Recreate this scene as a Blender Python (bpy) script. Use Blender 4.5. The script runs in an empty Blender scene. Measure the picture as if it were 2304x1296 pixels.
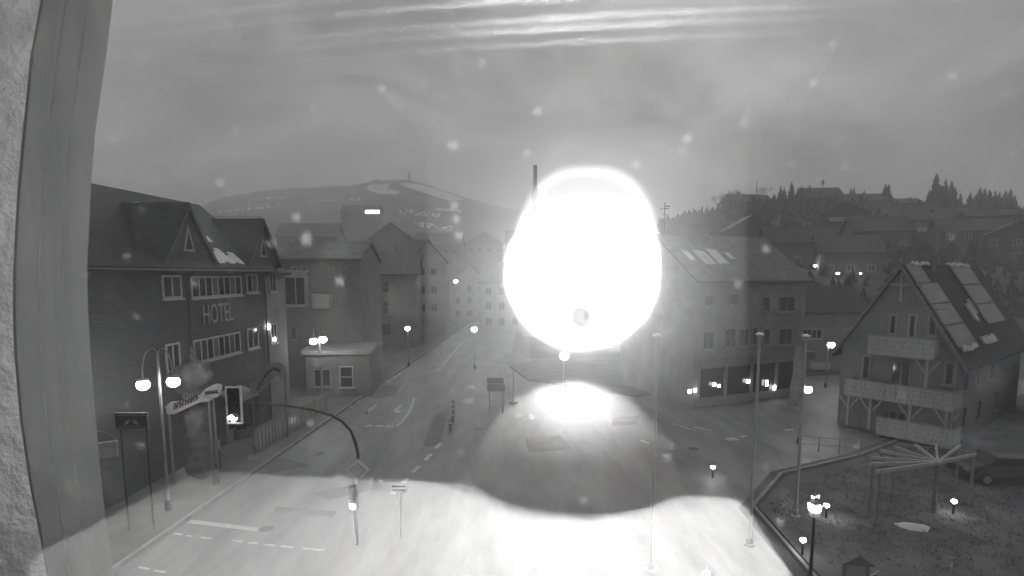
import bpy, bmesh, math, random
from math import sin, cos, tan, pi, radians, sqrt, atan2, exp
from mathutils import Vector, Matrix, noise

S = bpy.context.scene
COL = S.collection
RND = random.Random(11)

# ------------------------------------------------------------------ camera
F, CX, HOR, PIT = 1250.0, 1152.0, 615.0, radians(6.5)
CY = HOR + F * tan(PIT)
CAM = Vector((0, 0, 10.5))
cd = bpy.data.cameras.new('camera')
cd.sensor_width = 36
cd.lens = 36 * F / 2304
cd.shift_y = (CY - 648) / 2304
cd.clip_start, cd.clip_end = 0.004, 6000
cam = bpy.data.objects.new('camera', cd)
COL.objects.link(cam)
cam.location = CAM
cam.rotation_euler = (pi / 2 - PIT, 0, 0)
cd.dof.use_dof = True                       # a 2 mm webcam lens focused far away
cd.dof.focus_distance = 45
cd.dof.aperture_fstop = cd.lens / 2.0
S.camera = cam

# ------------------------------------------------------------------ sky, sun, exposure
SUN_EL, SUN_AZ = radians(14), radians(10)      # azimuth measured from +Y towards +X
w = bpy.data.worlds.new('World')
S.world = w
w.use_nodes = True
nt = w.node_tree
nt.nodes.clear()
N, L = nt.nodes.new, nt.links.new
sky = N('ShaderNodeTexSky')
sky.sky_type = 'NISHITA'
sky.sun_disc = False
sky.sun_elevation = SUN_EL
sky.sun_rotation = SUN_AZ
sky.altitude = 600
sky.air_density = 1.5
sky.dust_density = 6.0
bw = N('ShaderNodeRGBToBW')
L(sky.outputs[0], bw.inputs[0])
# an overcast evens the clear sky out
flat = N('ShaderNodeMath'); flat.operation = 'POWER'; flat.inputs[1].default_value = 0.4
L(bw.outputs[0], flat.inputs[0])
tc = N('ShaderNodeTexCoord')
mp = N('ShaderNodeMapping'); mp.inputs['Scale'].default_value = (1.6, 1.6, 3.6)
mp.inputs['Rotation'].default_value = (0.25, 0.35, 0.4)
L(tc.outputs['Generated'], mp.inputs['Vector'])
n1 = N('ShaderNodeTexNoise'); n1.inputs['Scale'].default_value = 2.1; n1.inputs['Detail'].default_value = 6
n1.inputs['Roughness'].default_value = 0.5; n1.inputs['Distortion'].default_value = 0.5
L(mp.outputs[0], n1.inputs['Vector'])
mr = N('ShaderNodeMapRange')
mr.inputs['From Min'].default_value = 0.34; mr.inputs['From Max'].default_value = 0.68
mr.inputs['To Min'].default_value = 0.52; mr.inputs['To Max'].default_value = 1.22
L(n1.outputs['Fac'], mr.inputs['Value'])
mul = N('ShaderNodeMath'); mul.operation = 'MULTIPLY'
L(flat.outputs[0], mul.inputs[0]); L(mr.outputs[0], mul.inputs[1])
# overcast sky: the zenith is brighter than the horizon
sep = N('ShaderNodeSeparateXYZ'); L(tc.outputs['Generated'], sep.inputs[0])
zc = N('ShaderNodeClamp'); L(sep.outputs['Z'], zc.inputs['Value'])
oc = N('ShaderNodeMath'); oc.operation = 'MULTIPLY_ADD'; oc.inputs[1].default_value = 1.5; oc.inputs[2].default_value = 0.66
zq = N('ShaderNodeMath'); zq.operation = 'POWER'; zq.inputs[1].default_value = 2.0
L(zc.outputs[0], zq.inputs[0]); L(zq.outputs[0], oc.inputs[0])
mul2 = N('ShaderNodeMath'); mul2.operation = 'MULTIPLY'
L(mul.outputs[0], mul2.inputs[0]); L(oc.outputs[0], mul2.inputs[1])
bg = N('ShaderNodeBackground'); bg.inputs['Strength'].default_value = 0.148
L(mul2.outputs[0], bg.inputs['Color'])
wo = N('ShaderNodeOutputWorld'); L(bg.outputs[0], wo.inputs['Surface'])

sd = bpy.data.lights.new('sun', 'SUN')
sd.energy = 1.0
sd.angle = radians(50)
so = bpy.data.objects.new('sun', sd)
COL.objects.link(so)
so.location = (0, 0, 60)
to_sun = Vector((sin(SUN_AZ) * cos(SUN_EL), cos(SUN_AZ) * cos(SUN_EL), sin(SUN_EL)))
so.rotation_euler = to_sun.to_track_quat('Z', 'Y').to_euler()

S.view_settings.view_transform = 'Standard'
S.view_settings.look = 'None'
S.view_settings.gamma = 1.0
S.view_settings.exposure = 0.7
S.view_settings.use_curve_mapping = False
S.render.engine = 'CYCLES'
S.cycles.use_denoising = True
S.cycles.max_bounces = 5
S.cycles.diffuse_bounces = 3
S.cycles.glossy_bounces = 3
S.cycles.transparent_max_bounces = 12
S.cycles.volume_bounces = 1
S.cycles.use_adaptive_sampling = True
S.cycles.adaptive_threshold = 0.02
S.cycles.sample_clamp_indirect = 80
S.cycles.caustics_reflective = False
S.cycles.caustics_refractive = False

# ------------------------------------------------------------------ helpers
MATS = {}


def mat(name, v, rough=0.7, var=0.25, scale=3.0, bump=0.0, stretch=(1, 1, 1), spec=0.3, metal=0.0, coord='Object', detail=6):
    """Grey procedural surface: value v varied by noise, optional bump."""
    if name in MATS:
        return MATS[name]
    m = bpy.data.materials.new(name)
    m.use_nodes = True
    t = m.node_tree
    p = t.nodes['Principled BSDF']
    p.inputs['Roughness'].default_value = rough
    p.inputs['Specular IOR Level'].default_value = spec
    p.inputs['Metallic'].default_value = metal
    c = t.nodes.new('ShaderNodeTexCoord')
    mpn = t.nodes.new('ShaderNodeMapping')
    mpn.inputs['Scale'].default_value = stretch
    t.links.new(c.outputs[coord], mpn.inputs['Vector'])
    nz = t.nodes.new('ShaderNodeTexNoise')
    nz.inputs['Scale'].default_value = scale
    nz.inputs['Detail'].default_value = detail
    nz.inputs['Roughness'].default_value = 0.62
    t.links.new(mpn.outputs[0], nz.inputs['Vector'])
    r = t.nodes.new('ShaderNodeMapRange')
    r.inputs['From Min'].default_value, r.inputs['From Max'].default_value = 0.3, 0.7
    r.inputs['To Min'].default_value, r.inputs['To Max'].default_value = v * (1 - var), v * (1 + var)
    t.links.new(nz.outputs['Fac'], r.inputs['Value'])
    t.links.new(r.outputs[0], p.inputs['Base Color'])
    if bump:
        b = t.nodes.new('ShaderNodeBump')
        b.inputs['Strength'].default_value = bump
        b.inputs['Distance'].default_value = 0.05
        t.links.new(nz.outputs['Fac'], b.inputs['Height'])
        t.links.new(b.outputs[0], p.inputs['Normal'])
    MATS[name] = m
    return m


def emit(name, strength):
    if name in MATS:
        return MATS[name]
    m = bpy.data.materials.new(name)
    m.use_nodes = True
    t = m.node_tree
    p = t.nodes['Principled BSDF']
    p.inputs['Base Color'].default_value = (0.8, 0.8, 0.8, 1)
    p.inputs['Emission Color'].default_value = (1, 1, 1, 1)
    p.inputs['Emission Strength'].default_value = strength
    MATS[name] = m
    return m


class MB:
    def __init__(s):
        s.v, s.f = [], []

    def add(s, vs, fs, M=None):
        b = len(s.v)
        s.v += [tuple(M @ Vector(q)) if M else tuple(q) for q in vs]
        s.f += [tuple(b + i for i in q) for q in fs]
        return s

    def box(s, c, d, rz=0, M=None):
        x, y, z = d[0] / 2, d[1] / 2, d[2] / 2
        ca, sa = cos(rz), sin(rz)
        vs = []
        for k in (-z, z):
            for (i, j) in ((-x, -y), (x, -y), (x, y), (-x, y)):
                vs.append((c[0] + i * ca - j * sa, c[1] + i * sa + j * ca, c[2] + k))
        return s.add(vs, [(3, 2, 1, 0), (4, 5, 6, 7), (0, 1, 5, 4), (1, 2, 6, 5), (2, 3, 7, 6), (3, 0, 4, 7)], M)

    def bb(s, x0, y0, z0, x1, y1, z1, M=None):
        return s.box(((x0 + x1) / 2, (y0 + y1) / 2, (z0 + z1) / 2), (x1 - x0, y1 - y0, z1 - z0), 0, M)

    def prism(s, poly, axis_vec, M=None):
        """poly: list of 3D points (planar); extruded along axis_vec"""
        a = Vector(axis_vec)
        n = len(poly)
        vs = [Vector(p) for p in poly] + [Vector(p) + a for p in poly]
        fs = [tuple(range(n - 1, -1, -1)), tuple(range(n, 2 * n))]
        for i in range(n):
            j = (i + 1) % n
            fs.append((i, j, n + j, n + i))
        return s.add(vs, fs, M)

    def tube(s, pts, r, seg=8, cap=True):
        """round tube through points; r a number or list"""
        pts = [Vector(p) for p in pts]
        n = len(pts)
        rs = r if isinstance(r, (list, tuple)) else [r] * n
        b = len(s.v)
        prev = None
        for i, p in enumerate(pts):
            d = (pts[min(i + 1, n - 1)] - pts[max(i - 1, 0)])
            d.normalize()
            ref = Vector((0, 0, 1)) if abs(d.z) < 0.9 else Vector((1, 0, 0))
            a = d.cross(ref).normalized() if prev is None else (prev - d * prev.dot(d)).normalized()
            prev = a
            c = d.cross(a)
            for k in range(seg):
                t = 2 * pi * k / seg
                s.v.append(tuple(p + (a * cos(t) + c * sin(t)) * rs[i]))
        for i in range(n - 1):
            for k in range(seg):
                k2 = (k + 1) % seg
                s.f.append((b + i * seg + k, b + i * seg + k2, b + (i + 1) * seg + k2, b + (i + 1) * seg + k))
        if cap:
            s.f.append(tuple(b + k for k in range(seg - 1, -1, -1)))
            s.f.append(tuple(b + (n - 1) * seg + k for k in range(seg)))
        return s

    def lathe(s, prof, seg=16, c=(0, 0, 0), M=None):
        """prof: (r,z) pairs, turned about z"""
        vs, fs = [], []
        n = len(prof)
        for (r, z) in prof:
            for k in range(seg):
                t = 2 * pi * k / seg
                vs.append((c[0] + r * cos(t), c[1] + r * sin(t), c[2] + z))
        for i in range(n - 1):
            for k in range(seg):
                k2 = (k + 1) % seg
                fs.append((i * seg + k, i * seg + k2, (i + 1) * seg + k2, (i + 1) * seg + k))
        fs.append(tuple(range(seg - 1, -1, -1)))
        fs.append(tuple((n - 1) * seg + k for k in range(seg)))
        return s.add(vs, fs, M)

    def ball(s, c, r, seg=14, rings=8, sc=(1, 1, 1)):
        prof = [(max(r * sin(pi * i / rings), 1e-4), -r * cos(pi * i / rings)) for i in range(rings + 1)]
        M = Matrix.Translation(c) @ Matrix.Diagonal((sc[0], sc[1], sc[2], 1))
        return s.lathe(prof, seg, (0, 0, 0), M)

    def mesh(s, name):
        me = bpy.data.meshes.new(name)
        me.from_pydata(s.v, [], s.f)
        me.update()
        return me

    def build(s, name, m, parent=None, smooth=False, loc=None):
        me = s.mesh(name)
        me.materials.append(m)
        if smooth:
            for p in me.polygons:
                p.use_smooth = True
        o = bpy.data.objects.new(name, me)
        COL.objects.link(o)
        if parent is not None:
            o.parent = parent
        if loc is not None:
            o.location = loc
        return o


def tag(o, label=None, cat=None, group=None, kind=None):
    if label:
        o['label'] = label
    if cat:
        o['category'] = cat
    if group:
        o['group'] = group
    if kind:
        o['kind'] = kind
    return o


def thing(name, label, cat, loc=(0, 0, 0), rz=0.0, group=None):
    o = bpy.data.objects.new(name, None)
    COL.objects.link(o)
    o.location = loc
    o.rotation_euler = (0, 0, rz)
    o.empty_display_size = 0.2
    return tag(o, label, cat, group)


def copy_tree(o, parent=None):
    c = o.copy()
    COL.objects.link(c)
    c.parent = parent
    for ch in o.children:
        copy_tree(ch, c)
    return c


def ray(px, py):
    x, yv = (px - CX) / F, -(py - CY) / F
    return Vector((x, cos(PIT) + yv * sin(PIT), -sin(PIT) + yv * cos(PIT)))


def gp(px, py, z=0.0):
    d = ray(px, py)
    return CAM + d * ((z - CAM.z) / d.z)


def at(px, py, depth):
    d = ray(px, py)
    return CAM + d * (depth / d.y)


def fpx(o, th, px, py):
    """pixel -> (u, z) on the upright plane through o whose local x runs along angle th"""
    n = Vector((sin(th), -cos(th), 0))
    o = Vector(o)
    d = ray(px, py)
    P = CAM + d * (((o - CAM).dot(n)) / d.dot(n))
    return (P - o).dot(Vector((cos(th), sin(th), 0))), P.z - o.z


def text_mesh(body, size, name, m, parent, loc, rot, sx=1.0, depth=0.02):
    cu = bpy.data.curves.new(name, 'FONT')
    cu.body = body
    cu.size = size
    cu.extrude = depth
    cu.align_x = 'CENTER'
    tmp = bpy.data.objects.new(name + '_tmp', cu)
    COL.objects.link(tmp)
    dg = bpy.context.evaluated_depsgraph_get()
    me = bpy.data.meshes.new_from_object(tmp.evaluated_get(dg))
    bpy.data.objects.remove(tmp)
    me.materials.clear()
    me.materials.append(m)
    o = bpy.data.objects.new(name, me)
    COL.objects.link(o)
    o.parent = parent
    o.location = loc
    o.rotation_euler = rot
    o.scale = (sx, 1, 1)
    return o


# ------------------------------------------------------------------ materials (grey scene: an infrared camera)
M_ROAD = mat('asphalt', 0.17, 0.55, 0.34, 0.5, 0.06, (1.6, .35, 1), detail=9, spec=0.4)
M_PAVE = mat('pavement', 0.14, 0.75, 0.25, 0.6, 0.08, detail=9)
M_KERB = mat('kerb_stone', 0.26, 0.8, 0.2, 2.0)
M_PAINT = mat('road_paint', 0.42, 0.6, 0.3, 2.5)
M_GROUND = mat('ground', 0.1, 0.9, 0.4, 0.15, 0.1)
M_LAWN = mat('lawn', 0.115, 0.95, 0.45, 0.5, 0.3, detail=10)
M_GRASS = mat('grass_blade', 0.12, 0.9, 0.4, 1.0)
M_SNOW = mat('snow', 0.62, 0.85, 0.15, 1.5, 0.1)
M_DARKW = mat('hotel_cladding', 0.06, 0.75, 0.3, 1.2, 0.1, (1, 1, 6))
M_DARKR = mat('dark_roof', 0.036, 0.7, 0.35, 1.5, 0.15, (6, 1, 1))
M_MIDR = mat('mid_roof', 0.16, 0.75, 0.3, 1.5, 0.1)  # roof grey lightened, with the central veil put into the colour
M_FRAME = mat('white_frame', 0.36, 0.5, 0.1, 3.0)
M_GREYF = mat('grey_frame', 0.25, 0.6, 0.15, 3.0)
M_GLASS = mat('window_glass', 0.03, 0.08, 0.2, 0.5, spec=0.5)
M_GLASS3 = mat('half_curtained_glass', 0.07, 0.12, 0.4, 1.5, spec=0.5)
M_GLASS2 = mat('veil_curtain_glass', 0.12, 0.2, 0.3, 0.8, spec=0.5)  # paler copy: veil painted into mid-distance panes, curtains in some hotel ones
M_RENDER = mat('pale_render', 0.28, 0.85, 0.16, 0.7, 0.03)  # wall grey raised as well to hold part of the veil
M_RENDER2 = mat('grey_render', 0.19, 0.85, 0.18, 0.6, 0.03)
M_RENDER3 = mat('light_render', 0.32, 0.85, 0.14, 0.5, 0.03)
M_CHALET = mat('chalet_boards', 0.17, 0.8, 0.2, 1.2, 0.05, (6, 6, 0.6))
M_BALC = mat('balcony_boards', 0.29, 0.75, 0.16, 2.0, 0.04, (5, 5, 0.6))
M_TIMBER = mat('timber', 0.18, 0.8, 0.25, 3.0, 0.1)
M_PALETIMB = mat('pale_timber', 0.36, 0.75, 0.22, 3.0, 0.1)
M_METAL = mat('galvanised', 0.30, 0.45, 0.12, 2.0, metal=0.3)
M_DMETAL = mat('dark_metal', 0.06, 0.5, 0.2, 2.0, metal=0.3)
M_WHITE = mat('white_paint', 0.93, 0.5, 0.08, 2.0)
M_POLE = mat('flagpole_white', 0.36, .5, .06, 2.0)
M_SIGNY = mat('sign_yellow', 0.8, 0.45, 0.08, 2.0)
M_BLACK = mat('black_plastic', 0.02, 0.5, 0.1, 2.0)
M_PANEL = mat('solar_panel', 0.1, 0.22, 0.12, 1.5, spec=0.5)
M_SPRUCE = mat('spruce_needles', 0.025, 0.9, 0.5, 0.6)
M_BARK = mat('bark', 0.06, 0.9, 0.3, 4.0)
M_HILL = mat('hill_vegetation', 0.055, 0.95, 0.55, 0.06, 0.0, detail=10)
M_MOUNT = mat('mountain_forest', 0.085, 0.95, 0.45, 0.02, 0.0, detail=12)
M_BANNER = mat('banner_board', 0.3, 0.7, 0.15, 2.0)
M_ROCK = mat('sculpture_stone', 0.12, 0.9, 0.4, 1.6, 0.5)
M_CLOTH = mat('flag_cloth', 0.3, 0.9, 0.2, 2.0)
E_LAMP = emit('lamp_glow', 30.0)
E_WIN = emit('lit_window', 5.0)
E_DIM = emit('dim_glow', 1.2)

# ------------------------------------------------------------------ ground and roads
g = MB()
g.add([(-2500, -60, -0.02), (2500, -60, -0.02), (2500, 4000, -0.02), (-2500, 4000, -0.02)], [(0, 1, 2, 3)])
tag(g.build('ground', M_GROUND), kind='structure')


def sheet(name, pts, z, m, kind='structure', label=None, thick=None):
    mb = MB()
    n = len(pts)
    if thick:
        mb.prism([(p[0], p[1], z - thick) for p in pts], (0, 0, thick))
    else:
        mb.add([(p[0], p[1], z) for p in pts], [tuple(range(n))])
    me = mb
    o = me.build(name, m)
    bm = bmesh.new(); bm.from_mesh(o.data)
    bmesh.ops.recalc_face_normals(bm, faces=bm.faces)
    if not thick:
        for f in bm.faces:
            if f.normal.z < 0:
                f.normal_flip()
    bmesh.ops.triangulate(bm, faces=[f for f in bm.faces if len(f.verts) > 4])
    bm.to_mesh(o.data); bm.free()
    if kind:
        o['kind'] = kind
    if label:
        o['label'] = label
    return o


U = Vector((0.05, 1, 0)).normalized()          # the main street runs along U


def kerbx(d):
    return -15.0 + 0.05 * d


road_pts = [(kerbx(2), 2), (kerbx(190), 190), (kerbx(190) + 9, 190), (kerbx(62) + 11.5, 62), (1.5, 54), (10.5, 46.5), (30, 56), (48, 62),
            (52, 52), (33, 40.5), (19.5, 31.5), (13.8, 28.6), (10.2, 24), (9.5, 14), (9.5, 2)]
sheet('road', road_pts, 0.0, M_ROAD)
# pavement along the hotel
pv = MB()
pv.prism([(kerbx(2) - 14, 2, -0.05), (kerbx(2) - 0.16, 2, -0.05), (kerbx(120) - 0.16, 120, -0.05), (kerbx(120) - 14, 120, -0.05)], (0, 0, 0.17))
pav = pv.build('pavement', M_PAVE)
tag(pav, kind='structure')
for i in range(46):
    d0 = 14 + i * 1.5
    k = MB()
    a = Vector((kerbx(d0) - 0.08, d0, 0))
    k.box(a + U * 0.74, (0.15, 1.46, 0.27), atan2(-0.05, 1))
    k.build('kerb_stone', M_KERB, pav).location.z = 0.02
# far right pavement in front of the shop building
pv = MB()
pv.prism([(1.5, 54.2, -0.05), (10.5, 46.8, -0.05), (30, 56.3, -0.05), (48, 62.4, -0.05), (46, 70, -0.05), (2, 68, -0.05)], (0, 0, 0.16))
tag(pv.build('shop_pavement', M_PAVE), kind='structure')
pv = MB()
pv.prism([(kerbx(62) + 11.6, 62.3, -0.05), (1.6, 54.3, -0.05), (2.2, 68, -0.05), (6, 190, -0.05), (kerbx(190) + 9.2, 190, -0.05)], (0, 0, 0.14))
tag(pv.build('street_pavement', M_PAVE), kind='structure')
# lawn
lawn_pts = [(10.4, 2), (10.4, 14), (11.1, 24), (14.3, 28.0), (20.2, 30.9), (33.2, 39.8), (60, 58), (70, 40), (60, 2)]
sheet('lawn', lawn_pts, 0.05, M_LAWN, thick=0.1)
# kerb of the lawn
lk = MB()
edge = [(10.2, 2), (10.2, 14), (10.9, 24.1), (14.15, 28.2), (20.0, 31.1), (33.0, 40.0)]
for i in range(len(edge) - 1):
    a, b = Vector((*edge[i], 0)), Vector((*edge[i + 1], 0))
    n = max(1, int((b - a).length / 1.2))
    for j in range(n):
        p, q = a.lerp(b, j / n), a.lerp(b, (j + 1) / n)
        ang = atan2(q.y - p.y, q.x - p.x)
        mid = (p + q) / 2
        lk.box((mid.x, mid.y, 0.03), ((q - p).length - 0.02, 0.14, 0.16), ang)
tag(lk.build('lawn_kerb', M_KERB), kind='structure')

# grass blades
gb = MB()
for i in range(9000):
    y = RND.uniform(17, 36)
    x = RND.uniform(11.5, 40)
    if x < 11.2 + max(0, (y - 24)) * 1.35 or x > 0.97 * y + 1:
        continue
    h = RND.uniform(0.05, 0.14)
    for k in range(3):
        a = RND.uniform(0, 2 * pi)
        ox, oy = RND.uniform(-.1, .1), RND.uniform(-.1, .1)
        wv = 0.012
        gb.add([(x + ox - wv * sin(a), y + oy + wv * cos(a), 0.05), (x + ox + wv * sin(a), y + oy - wv * cos(a), 0.05),
                (x + ox + h * .6 * cos(a), y + oy + h * .6 * sin(a), 0.05 + h)], [(0, 1, 2)])
tag(gb.build('grass', M_GRASS), 'short dark winter grass on the lawn', 'grass', kind='stuff')


def mark(pts, name='road_marking', z=0.006):
    return sheet(name, [gp(*p) for p in pts], z, M_PAINT)


def strip(px_line, wid, z=0.006, name='road_marking'):
    P = [gp(*p) for p in px_line]
    lft, rgt = [], []
    for i, p in enumerate(P):
        d = (P[min(i + 1, len(P) - 1)] - P[max(i - 1, 0)]).normalized()
        nrm = Vector((-d.y, d.x, 0))
        lft.append(p + nrm * wid / 2)
        rgt.append(p - nrm * wid / 2)
    mb = MB()
    n = len(P)
    mb.add([(p.x, p.y, z) for p in lft + rgt], [(i, i + n, i + n + 1, i + 1) for i in range(n - 1)])
    o = mb.build(name, M_PAINT)
    o['kind'] = 'structure'
    return o


for (a, b) in (((822, 958), (838, 958)), ((845, 958), (861, 958.5)), ((868, 959), (885, 959.5))):
    strip([a, b], 0.42)
strip([(893, 959), (906, 947), (918, 931), (926, 915), (932, 895)], 0.16)
for a, b in (((821, 931), (847, 911)), ((887, 925), (904, 911))):
    strip([a, b], 0.2)
mark([(819, 934), (825, 924), (833, 927)])
mark([(884, 926), (899, 930), (903, 924), (890, 922)])
for a, b in (((980, 1009), (992, 997)), ((957, 1036), (970, 1021)), ((928, 1063), (943, 1049)), ((906, 1087), (918, 1076)), ((882, 1112), (893, 1101))):
    strip([a, b], 0.26)
for (a, b) in (((871, 860), (877, 856)), ((884, 851), (890, 847)), ((895, 844), (902, 840)), ((783, 918), (790, 912)), ((801, 906), (808, 900)), ((820, 893), (827, 888))):
    strip([a, b], 0.3)
strip([(930, 821), (995, 822), (1040, 772)], 0.22)
strip([(983, 836), (990, 828)], 0.22)
for a, b in (((392, 1200), (409, 1203)), ((418, 1205), (434, 1207)), ((452, 1209), (475, 1212)), ((522, 1216), (545, 1219)), ((558, 1221), (580, 1223)), ((592, 1225), (620, 1228)), ((632, 1229), (660, 1232)), ((680, 1234), (730, 1238)),
             ((312, 1276), (335, 1281)), ((346, 1283), (372, 1288))):
    strip([a, b], 0.12)
strip([(425, 1173), (600, 1194)], 0.3)
strip([(1508, 952), (1535, 960), (1566, 970)], 0.14)
strip([(1562, 961), (1585, 966), (1600, 969)], 0.2)
strip([(1764, 968), (1786, 966)], 0.25)
strip([(1633, 989), (1658, 987)], 0.6)
strip([(1665, 983), (1680, 981)], 0.2)
strip([(1900, 967), (1935, 970)], 0.25)
strip([(1440, 990), (1462, 999)], 0.16)


M_PATCH = mat('road_patch', 0.145, .7, .3, .8, .05, detail=9)
for pl in ([(560, 1040), (640, 1030), (700, 1048), (610, 1064)], [(700, 1110), (820, 1085), (860, 1096), (740, 1126)], [(980, 930), (1010, 925), (990, 1000), (950, 1005)], [(1180, 985), (1260, 980), (1290, 1010), (1190, 1020)],
           [(860, 870), (905, 862), (890, 890), (840, 897)], [(1380, 940), (1440, 935), (1430, 955), (1375, 960)], [(620, 1140), (760, 1150), (750, 1164), (615, 1152)]):
    sheet('road_patch', [gp(*p) for p in pl], .003, M_PATCH)
for px, py, lb in ((720, 1020, 'round iron manhole cover left of the dashed centre line'), (1075, 965, 'round iron manhole cover beside the bollards'), (600, 1190, 'round iron manhole cover near the long white stop line'), (1560, 1010, 'round iron manhole cover between the flagpoles and the shop')):
    q = gp(px, py)
    mh = thing('manhole_cover', lb, 'manhole cover', (q.x, q.y, .004), 0, 'manhole covers in the road')
    MB().lathe([(.36, 0), (.36, .006)], 20).build('ring', M_KERB, mh)
    MB().lathe([(.3, .006), (.3, .011)], 20).build('lid', M_DMETAL, mh)

# ------------------------------------------------------------------ terrain: mountain and town hill
def interp(tab, x):
    if x <= tab[0][0]:
        return tab[0][1]
    for (x0, y0), (x1, y1) in zip(tab, tab[1:]):
        if x <= x1:
            t = (x - x0) / (x1 - x0)
            t = t * t * (3 - 2 * t) * 0.5 + t * 0.5
            return y0 + (y1 - y0) * t
    return tab[-1][1]


MT = [(-700, 500), (200, 485), (440, 472), (520, 448), (600, 435), (680, 429), (780, 424), (830, 418), (870, 413), (920, 411), (960, 420), (1000, 432), (1060, 452),
      (1110, 466), (1160, 476), (1230, 486), (1330, 492), (1480, 497), (1600, 500), (2000, 500), (3000, 500)]
HL = [(1425, 640), (1470, 520), (1500, 501), (1560, 488), (1620, 474), (1670, 466), (1720, 461), (1800, 458), (1880, 459), (2000, 464), (2080, 472), (2160, 474),
      (2230, 476), (2304, 482), (2500, 486), (3200, 486)]


class Terrain:
    def __init__(s, tab, d0, dc, d1, shape):
        s.tab, s.d0, s.dc, s.d1, s.shape = tab, d0, dc, d1, shape

    def h(s, px, d):
        zc = CAM.z + (HOR - interp(s.tab, px)) / F * cos(PIT) ** 0 * s.dc
        if d <= s.d0:
            return -0.3
        if d <= s.dc:
            t = (d - s.d0) / (s.dc - s.d0)
            z = (zc + 0.3) * (t ** s.shape) - 0.3
        else:
            t = (d - s.dc) / (s.d1 - s.dc)
            z = zc * (1 - 0.35 * t)
        X = (px - CX) / F * cos(PIT) * d
        rgh = 0.012 * s.dc * min(1, max(0, (d - s.d0) / 60))
        z += rgh * 0.25 * noise.fractal(Vector((X, d, 0)) * (14.0 / s.dc), 0.8, 2.1, 5) * (1 if d < s.dc else .4)
        return z

    def point(s, px, d):
        # horizontal position of a pixel column at forward distance d
        dd = ray(px, HOR)
        return Vector((dd.x / dd.y * d, d, s.h(px, d)))

    def hit(s, px, py):
        d = s.d0
        r = ray(px, py)
        best = None
        while d < s.dc:
            z = CAM.z + r.z / r.y * d
            if s.h(px, d) >= z:
                return Vector((r.x / r.y * d, d, s.h(px, d)))
            d += s.dc / 500
        p = s.point(px, s.dc * 0.995)
        return p

    def mesh(s, name, m, px0, px1, dpx, nrow, rough=True):
        mb = MB()
        cols = int((px1 - px0) / dpx) + 1
        ds = [s.d0 + (s.dc - s.d0) * (i / nrow) for i in range(nrow + 1)] + [s.dc + (s.d1 - s.dc) * k / 5 for k in range(1, 6)]
        for i in range(cols):
            for d in ds:
                mb.v.append(tuple(s.point(px0 + i * dpx, d)))
        n = len(ds)
        for i in range(cols - 1):
            for j in range(n - 1):
                mb.f.append((i * n + j, (i + 1) * n + j, (i + 1) * n + j + 1, i * n + j + 1))
        o = mb.build(name, m, smooth=True)
        o['kind'] = 'structure'
        return o


TM = Terrain(MT, 230, 760, 1400, 0.85)
TH = Terrain(HL, 66, 210, 420, 0.9)
TM.mesh('mountain', M_MOUNT, -700, 3000, 9, 50)
TH.mesh('hill', M_HILL, 1425, 3200, 9, 40)


def drape(T, poly, name='snow_patch', step=3.0, lift=0.9, m=M_SNOW, jag=0.35, label=None):
    """a thin snow cover laid over terrain T inside a pixel outline, as real ground points"""
    xs, ys = [p[0] for p in poly], [p[1] for p in poly]

    def inside(x, y):
        c = False
        for i in range(len(poly)):
            x0, y0 = poly[i]; x1, y1 = poly[i - 1]
            if (y0 > y) != (y1 > y) and x < (x1 - x0) * (y - y0) / (y1 - y0) + x0:
                c = not c
        return c
    mb = MB(); idx = {}

    def vid(i, j):
        if (i, j) not in idx:
            p = T.hit(min(xs) + i * step, min(ys) + j * step * 0.5)
            idx[(i, j)] = len(mb.v)
            mb.v.append((p.x, p.y - lift, p.z + lift * 0.5))
        return idx[(i, j)]
    for i in range(int((max(xs) - min(xs)) / step) + 1):
        for j in range(int((max(ys) - min(ys)) / (step * .5)) + 1):
            x, y = min(xs) + (i + .5) * step, min(ys) + (j + .5) * step * .5
            if inside(x, y) and noise.noise(Vector((x, y, 3.3)) * 0.21) > -jag:
                mb.f.append((vid(i, j), vid(i + 1, j), vid(i + 1, j + 1), vid(i, j + 1)))
    if mb.f:
        o = mb.build(name, m)
        o['kind'] = 'stuff'
        if label:
            o['label'] = label
        return o


SNOWM = mat('far_snow', 0.85, 0.9, 0.3, 0.05)
for pl, jg in (([(832, 417), (878, 415), (870, 427), (905, 433), (888, 440), (848, 437), (824, 426)], 0.9),
               ([(900, 413), (938, 414), (990, 429), (1045, 451), (1010, 453), (950, 434), (910, 421)], 0.9),
               ([(556, 449), (640, 444), (640, 447), (556, 453)], 0.1), ([(480, 476), (640, 463), (640, 467), (490, 480)], 0.05),
               ([(780, 445), (815, 447), (812, 453), (790, 452)], 0.1), ([(975, 468), (1040, 474), (1040, 480), (985, 476)], 0.1),
               ([(895, 472), (990, 482), (990, 490), (900, 484)], -0.05), ([(930, 500), (1020, 510), (1018, 522), (950, 514)], -0.05),
               ([(560, 462), (640, 458), (640, 460), (560, 465)], 0.0), ([(700, 452), (770, 450), (770, 453), (700, 456)], -0.05)):
    drape(TM, pl, jag=jg, m=SNOWM)


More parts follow.
